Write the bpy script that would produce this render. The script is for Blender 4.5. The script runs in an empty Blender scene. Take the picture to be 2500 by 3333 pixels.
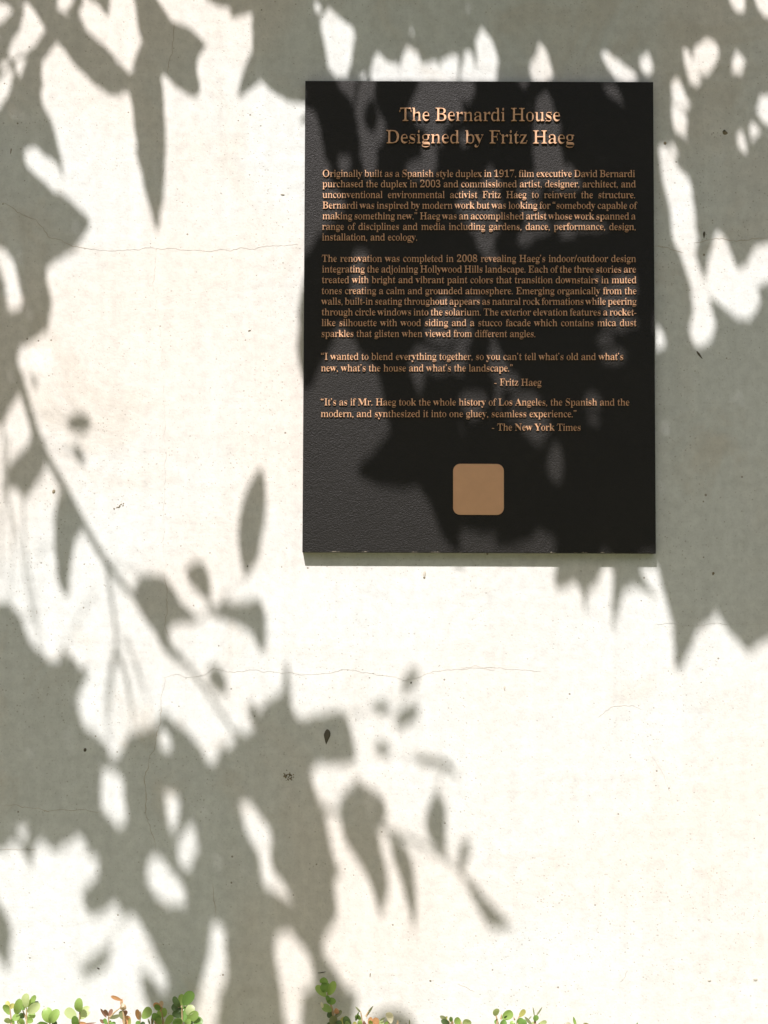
import bpy, bmesh, math, random
from mathutils import Vector, Matrix
import mathutils.noise as mnoise

scene = bpy.context.scene
COL = scene.collection
rnd = random.Random(11)

# ------------------------------------------------------------------ camera
PW, PH = 2500.0, 3333.0                 # the photograph's own pixel grid
LENS, SENS = 50.0, 36.0
FPX = LENS / SENS * PH
DIST = 1.85                             # metres from the lens to the wall
ZC = 1.30                               # height of the picture's centre on the wall
PITCH, ROLL = math.radians(2.75), math.radians(0.2)
fwd = Vector((0, math.cos(PITCH), math.sin(PITCH)))
up0 = Vector((0, -math.sin(PITCH), math.cos(PITCH)))
rt0 = Vector((1, 0, 0))
right = rt0 * math.cos(ROLL) + up0 * math.sin(ROLL)
upv = up0 * math.cos(ROLL) - rt0 * math.sin(ROLL)
CAM = Vector((0, -DIST, ZC - math.tan(PITCH) * DIST))
cd = bpy.data.cameras.new('camera')
cd.sensor_fit = 'VERTICAL'; cd.sensor_height = SENS; cd.sensor_width = SENS * PW / PH
cd.lens = LENS; cd.clip_start = 0.02; cd.clip_end = 500
cam = bpy.data.objects.new('camera', cd); COL.objects.link(cam)
m = Matrix((right, upv, -fwd)).transposed().to_4x4(); m.translation = CAM
cam.matrix_world = m
scene.camera = cam

# ------------------------------------------------------------------ light
SUN_A, SUN_B = 0.285, 1.50              # sideways and downward run of a shadow per metre of depth
SDIR = Vector((-SUN_A, -1.0, SUN_B))    # towards the sun
SUN_STRENGTH, SKY_STRENGTH, EXPOSURE = 5.0, 0.065, 0.56
sl = bpy.data.lights.new('sun', 'SUN'); sl.energy = SUN_STRENGTH; sl.angle = math.radians(0.58)
sl.color = (1.0, 0.965, 0.995)
sun = bpy.data.objects.new('sun', sl); COL.objects.link(sun)
sun.rotation_euler = (-SDIR).to_track_quat('-Z', 'Y').to_euler()
sun.location = SDIR.normalized() * 12
world = bpy.data.worlds.new('World'); scene.world = world; world.use_nodes = True
wn = world.node_tree.nodes; wl = world.node_tree.links
sky = wn.new('ShaderNodeTexSky'); sky.sky_type = 'NISHITA'; sky.sun_disc = False
sky.sun_elevation = math.asin(SDIR.normalized().z); sky.sun_rotation = math.atan2(SDIR.x, SDIR.y)
sky.air_density = 1.0; sky.dust_density = 3.0; sky.ozone_density = 0.6
bg = wn['Background']; bg.inputs['Strength'].default_value = SKY_STRENGTH
wl.new(sky.outputs['Color'], bg.inputs['Color'])
vs = scene.view_settings
vs.view_transform = 'Standard'; vs.look = 'None'; vs.exposure = EXPOSURE; vs.gamma = 1.0
vs.use_curve_mapping = False
vs.use_white_balance = True; vs.white_balance_temperature = 6760; vs.white_balance_tint = 12

# ------------------------------------------------------------------ helpers
def ray(x, y):
    return (fwd + right * ((x - PW / 2) / FPX) - upv * ((y - PH / 2) / FPX))

def at(x, y, depth=0.0):
    """the point standing depth metres in front of the wall, seen at photograph pixel x, y"""
    r = ray(x, y); t = (-depth - CAM.y) / r.y
    return CAM + r * t

MM = 0.001
PXM = DIST / FPX                        # metres per photograph pixel on the wall

def link(name, mesh, mats, parent=None, smooth=False):
    o = bpy.data.objects.new(name, mesh); COL.objects.link(o)
    for mt in (mats if isinstance(mats, (list, tuple)) else [mats]):
        mesh.materials.append(mt)
    if smooth:
        for p in mesh.polygons: p.use_smooth = True
    if parent is not None: o.parent = parent
    return o

def from_bm(name, bm, mats, parent=None, smooth=False):
    me = bpy.data.meshes.new(name); bm.normal_update(); bm.to_mesh(me); bm.free()
    return link(name, me, mats, parent, smooth)

def thing(o, label, cat, group=None):
    o['label'] = label; o['category'] = cat
    if group: o['group'] = group
    return o

def empty(name, loc=(0, 0, 0)):
    o = bpy.data.objects.new(name, None); COL.objects.link(o); o.location = loc
    o.empty_display_size = 0.05
    return o

def tube(bm, pts, radii, sides=7, mat=0):
    rings = []; n = len(pts)
    for i, p in enumerate(pts):
        d = (pts[min(n - 1, i + 1)] - pts[max(0, i - 1)])
        if d.length < 1e-9: d = Vector((0, 0, 1))
        d.normalize()
        a = d.orthogonal().normalized(); b = d.cross(a)
        rings.append([bm.verts.new(p + (a * math.cos(2 * math.pi * k / sides) + b * math.sin(2 * math.pi * k / sides)) * radii[i]) for k in range(sides)])
        if i:
            # keep the new ring turned like the last one
            best = min(range(sides), key=lambda s: sum((rings[i][(k + s) % sides].co - rings[i-1][k].co).length for k in range(sides)))
            rings[i] = rings[i][best:] + rings[i][:best]
    for i in range(n - 1):
        for k in range(sides):
            f = bm.faces.new((rings[i][k], rings[i][(k+1) % sides], rings[i+1][(k+1) % sides], rings[i+1][k]))
            f.material_index = mat; f.smooth = True
    for r in (rings[0], rings[-1]):
        try: bm.faces.new(r).material_index = mat
        except ValueError: pass

def smooth_path(pts, k=5):
    out = []; n = len(pts)
    for i in range(n - 1):
        p0, p1, p2, p3 = pts[max(0, i-1)], pts[i], pts[i+1], pts[min(n-1, i+2)]
        for j in range(k):
            t = j / k
            out.append(0.5 * ((2 * p1) + (p2 - p0) * t + (2*p0 - 5*p1 + 4*p2 - p3) * t*t + (3*p1 - p0 - 3*p2 + p3) * t**3))
    out.append(pts[-1]); return out

def box(bm, x0, x1, y0, y1, z0, z1):
    v = [bm.verts.new(c) for c in ((x0,y0,z0),(x1,y0,z0),(x1,y1,z0),(x0,y1,z0),(x0,y0,z1),(x1,y0,z1),(x1,y1,z1),(x0,y1,z1))]
    return [bm.faces.new([v[i] for i in f]) for f in ((0,3,2,1),(4,5,6,7),(0,1,5,4),(1,2,6,5),(2,3,7,6),(3,0,4,7))]

# ------------------------------------------------------------------ materials
class NT:
    def __init__(s, name):
        s.m = bpy.data.materials.new(name); s.m.use_nodes = True
        s.t = s.m.node_tree; s.b = s.t.nodes['Principled BSDF']; s.out = s.t.nodes['Material Output']
        s.co = s.t.nodes.new('ShaderNodeTexCoord').outputs['Object']
    def node(s, kind, **kw):
        n = s.t.nodes.new(kind)
        for k, v in kw.items(): setattr(n, k, v)
        return n
    def set(s, sock, v):
        if hasattr(v, 'is_linked') or isinstance(v, bpy.types.NodeSocket): s.t.links.new(v, sock)
        else: sock.default_value = v
    def scaled(s, sc):
        n = s.node('ShaderNodeMapping'); n.inputs['Scale'].default_value = sc
        s.t.links.new(s.co, n.inputs['Vector']); return n.outputs[0]
    def noise(s, scale, detail=4, rough=0.5, vec=None, dist=0.0):
        n = s.node('ShaderNodeTexNoise'); n.inputs['Scale'].default_value = scale
        n.inputs['Detail'].default_value = detail; n.inputs['Roughness'].default_value = rough
        n.inputs['Distortion'].default_value = dist
        s.t.links.new(vec or s.co, n.inputs['Vector']); return n.outputs['Fac']
    def math(s, op, a, b=0.0, clamp=False):
        n = s.node('ShaderNodeMath', operation=op, use_clamp=clamp); s.set(n.inputs[0], a); s.set(n.inputs[1], b); return n.outputs[0]
    def ramp(s, v, lo, hi, a=0.0, b=1.0):
        n = s.node('ShaderNodeMapRange', interpolation_type='SMOOTHSTEP'); s.set(n.inputs['Value'], v)
        for k, x in zip(('From Min', 'From Max', 'To Min', 'To Max'), (lo, hi, a, b)): n.inputs[k].default_value = x
        return n.outputs[0]
    def mix(s, f, a, b):
        n = s.node('ShaderNodeMix', data_type='RGBA'); s.set(n.inputs['Factor'], f)
        for k, v in ((6, a), (7, b)):
            s.set(n.inputs[k], v if isinstance(v, bpy.types.NodeSocket) else (*v, 1.0))
        return n.outputs[2]
    def mul(s, a, f):
        n = s.node('ShaderNodeMix', data_type='RGBA', blend_type='MULTIPLY'); n.inputs['Factor'].default_value = 1.0
        s.set(n.inputs[6], a)
        c = s.node('ShaderNodeCombineColor'); [s.set(c.inputs[i], f) for i in range(3)]
        s.t.links.new(c.outputs[0], n.inputs[7]); return n.outputs[2]
    def bump(s, h, strength, dist, prev=None):
        n = s.node('ShaderNodeBump'); n.inputs['Strength'].default_value = strength; n.inputs['Distance'].default_value = dist
        s.set(n.inputs['Height'], h)
        if prev is not None: s.t.links.new(prev, n.inputs['Normal'])
        return n.outputs[0]
    def done(s, color=None, rough=None, metal=None, normal=None, spec=None):
        for k, v in (('Base Color', color), ('Roughness', rough), ('Metallic', metal), ('Normal', normal), ('Specular IOR Level', spec)):
            if v is not None: s.set(s.b.inputs[k], v if not isinstance(v, tuple) else (*v, 1.0))
        return s.m

def specks(n, scale, radius, gate, vec=None):
    v = n.node('ShaderNodeTexVoronoi'); v.inputs['Scale'].default_value = scale
    n.t.links.new(vec or n.co, v.inputs['Vector'])
    sep = n.node('ShaderNodeSeparateColor'); n.t.links.new(v.outputs['Color'], sep.inputs[0])
    size = n.math('MULTIPLY', sep.outputs[0], radius)
    d = n.math('SUBTRACT', size, v.outputs['Distance'])
    inside = n.ramp(d, -radius * 0.25, radius * 0.25)
    return n.math('MULTIPLY', inside, n.math('GREATER_THAN', sep.outputs[1], gate))

def wall_material():
    n = NT('plaster')
    big = n.noise(1.9, 5, 0.55, dist=0.6)
    mid = n.noise(6.5, 6, 0.62, dist=0.8)
    fine = n.noise(75, 5, 0.65)
    grit = n.noise(330, 3, 0.6)
    streak = n.noise(1.0, 5, 0.6, n.scaled((38, 38, 2.2)))
    trowel = n.noise(1.0, 4, 0.6, n.scaled((3.0, 3.0, 55)))
    col = n.mix(n.ramp(big, 0.38, 0.60), (0.660, 0.635, 0.575), (0.635, 0.66, 0.63))
    col = n.mix(n.ramp(mid, 0.52, 0.72, 0, 0.6), col, (0.585, 0.55, 0.475))
    col = n.mix(n.ramp(n.noise(4.1, 5, 0.6, dist=1.2), 0.60, 0.72, 0, 0.6), col, (0.70, 0.73, 0.705))
    val = n.math('ADD', n.ramp(fine, 0.25, 0.75, 0.90, 1.06), n.ramp(streak, 0.3, 0.7, -0.035, 0.03))
    val = n.math('ADD', val, n.ramp(trowel, 0.3, 0.7, -0.02, 0.02))
    val = n.math('MULTIPLY', val, n.ramp(grit, 0.22, 0.5, 0.86, 1.0))
    col = n.mul(col, val)
    patch = n.ramp(n.noise(3.4, 4, 0.6), 0.40, 0.62)
    s1 = specks(n, 62, 0.085, 0.45)
    s2 = specks(n, 150, 0.16, 0.6)
    s3 = n.math('MULTIPLY', specks(n, 260, 0.27, 0.5), patch)
    s4 = specks(n, 21, 0.04, 0.6)
    dark = n.math('MAXIMUM', n.math('MULTIPLY', s1, 0.75), n.math('MULTIPLY', s2, 0.40))
    dark = n.math('MAXIMUM', dark, n.math('MULTIPLY', s3, 0.45))
    dark = n.math('MAXIMUM', dark, n.math('MULTIPLY', s4, 0.8))
    col = n.mix(dark, col, (0.19, 0.155, 0.10))
    h = n.math('ADD', n.math('MULTIPLY', mid, 1.0), n.math('MULTIPLY', fine, 0.25))
    h = n.math('SUBTRACT', h, n.math('MULTIPLY', dark, 0.25))
    nb = n.bump(h, 0.35, 0.004)
    nb = n.bump(grit, 0.25, 0.0008, nb)
    return n.done(col, 0.88, 0.0, nb, 0.25)

def panel_material():
    n = NT('black_panel')
    grain = n.noise(640, 3, 0.55, dist=0.4)
    coarse = n.noise(120, 3, 0.5)
    wear = n.noise(5, 4, 0.6)
    col = n.mix(n.ramp(wear, 0.4, 0.7), (0.0070, 0.0062, 0.0044), (0.0105, 0.0094, 0.0068))
    col = n.mix(n.math('MULTIPLY', specks(n, 70, 0.07, 0.85), 0.5), col, (0.16, 0.15, 0.13))
    nb = n.bump(n.math('ADD', grain, n.math('MULTIPLY', coarse, 0.3)), 0.75, 0.0012)
    return n.done(col, n.ramp(wear, 0.3, 0.7, 0.50, 0.58), 0.0, nb, 0.36)

def bronze_material():
    n = NT('bronze')
    f = n.noise(34, 6, 0.68)
    col = n.mix(f, (0.63, 0.275, 0.080), (0.84, 0.42, 0.145))
    n.b.inputs['Coat Weight'].default_value = 1.0; n.b.inputs['Coat IOR'].default_value = 2.5
    n.b.inputs['Coat Roughness'].default_value = 0.58
    return n.done(col, n.ramp(n.noise(80, 4, 0.6), 0.3, 0.7, 0.44, 0.56), 0.6, n.bump(n.noise(900, 2, 0.5), 0.2, 0.0003), 0.5)

def leaf_material(name, c, t, tf=0.3, rough=0.42, vary=0.25):
    n = NT(name)
    f = n.noise(38, 4, 0.6)
    lo = tuple(v * (1 - vary) for v in c); hi = tuple(min(1, v * (1 + vary)) for v in c)
    n.done(n.mix(f, lo, hi), rough, 0.0, n.bump(n.noise(160, 3, 0.5), 0.25, 0.001), 0.5)
    tr = n.node('ShaderNodeBsdfTranslucent'); tr.inputs['Color'].default_value = (*t, 1)
    mx = n.node('ShaderNodeMixShader'); mx.inputs[0].default_value = tf
    n.t.links.new(n.b.outputs[0], mx.inputs[1]); n.t.links.new(tr.outputs[0], mx.inputs[2])
    n.t.links.new(mx.outputs[0], n.out.inputs['Surface'])
    return n.m

def plain(name, c, rough=0.8, vary=0.25, scale=40, bump=0.3, bdist=0.002):
    n = NT(name); f = n.noise(scale, 5, 0.6)
    lo = tuple(v * (1 - vary) for v in c); hi = tuple(min(1, v * (1 + vary)) for v in c)
    return n.done(n.mix(f, lo, hi), rough, 0.0, n.bump(f, bump, bdist), 0.3)

M_WALL = wall_material()
M_PANEL = panel_material()
M_BRONZE = bronze_material()
M_BARK = plain('bark', (0.16, 0.12, 0.085), 0.9, 0.4, 60, 0.6, 0.004)
M_CROWN = leaf_material('tree_leaf', (0.055, 0.085, 0.022), (0.13, 0.20, 0.035), 0.28)
M_CRACK = plain('crack', (0.45, 0.39, 0.30), 0.95, 0.35, 90)
M_TAR = plain('dark_stain', (0.105, 0.094, 0.068), 0.8, 0.4, 300)
M_STAIN = plain('brown_stain', (0.22, 0.185, 0.12), 0.9, 0.4, 300)
M_PALE = plain('pale_stain', (0.52, 0.49, 0.41), 0.9, 0.2, 200)
M_CHIP = plain('worn_edge', (0.22, 0.195, 0.15), 0.8, 0.3, 400)

# ------------------------------------------------------------------ ground
def ground():
    bm = bmesh.new()
    N = 24
    grid = [[bm.verts.new((-60 + 120 * i / N, -110 + 120 * j / N, -0.004)) for i in range(N + 1)] for j in range(N + 1)]
    for j in range(N):
        for i in range(N):
            bm.faces.new((grid[j][i], grid[j][i+1], grid[j+1][i+1], grid[j+1][i]))
    g = from_bm('ground', bm, plain('lawn', (0.145, 0.15, 0.066), 0.95, 0.35, 30, 0.5, 0.02)); g['kind'] = 'structure'
    bm = bmesh.new(); box(bm, -9, 9, -3.6, -2.5, -0.05, 0.03)  # unseen paving strip, added for the warm light it bounces to the wall
    p = from_bm('bounce_path', bm, plain('path_concrete', (0.36, 0.32, 0.26), 0.9, 0.12, 12, 0.3, 0.004)); p['kind'] = 'structure'
    # unseen hedge added behind the camera to darken plaque reflections and ambient light
    r = random.Random(77)
    root = empty('added_hedge', (0, -6.4, 0)); thing(root, 'tall unseen hedge added across the lawn to darken the light on wall and plaque', 'hedge')
    hb = bmesh.new(); lumps = []
    for i in range(60):
        x = -9 + 18 * i / 59 + r.uniform(-.2, .2)
        for z0, z1 in ((0.5, 1.3), (1.4, 2.5), (2.5, 3.7), (3.5, 4.9)):
            lumps.append((Vector((x, r.uniform(-.25, .25), r.uniform(z0, z1))), r.uniform(.55, .85)))
    for i in range(14000):
        c, rad = r.choice(lumps)
        d = Vector((r.gauss(0, 1), r.gauss(0, 1), r.gauss(0, 1))).normalized()
        p = c + d * rad * r.uniform(.55, 1.05)
        if p.z < .03: p.z = r.uniform(.03, .4)
        u = (d + Vector((r.gauss(0, .6), r.gauss(0, .6), r.gauss(0, .6)))).orthogonal().normalized(); v = u.cross(d).normalized()
        L = r.uniform(.12, .2); w = L * .36
        hb.faces.new([hb.verts.new(q) for q in (p - u * L * .5, p + v * w, p + u * L * .5, p - v * w)])
    from_bm('foliage', hb, leaf_material('hedge_leaf', (0.035, 0.06, 0.018), (0.06, 0.10, 0.02), .2), root)
    tb = bmesh.new()
    for i in range(19):
        x = -9 + i + r.uniform(-.2, .2)
        tube(tb, [Vector((x, 0, -.05)), Vector((x + r.uniform(-.1, .1), 0, 1.5)), Vector((x + r.uniform(-.2, .2), 0, 4.0))], [.06, .05, .015], 7)
    from_bm('stems', tb, M_BARK, root, True)
ground()
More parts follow.
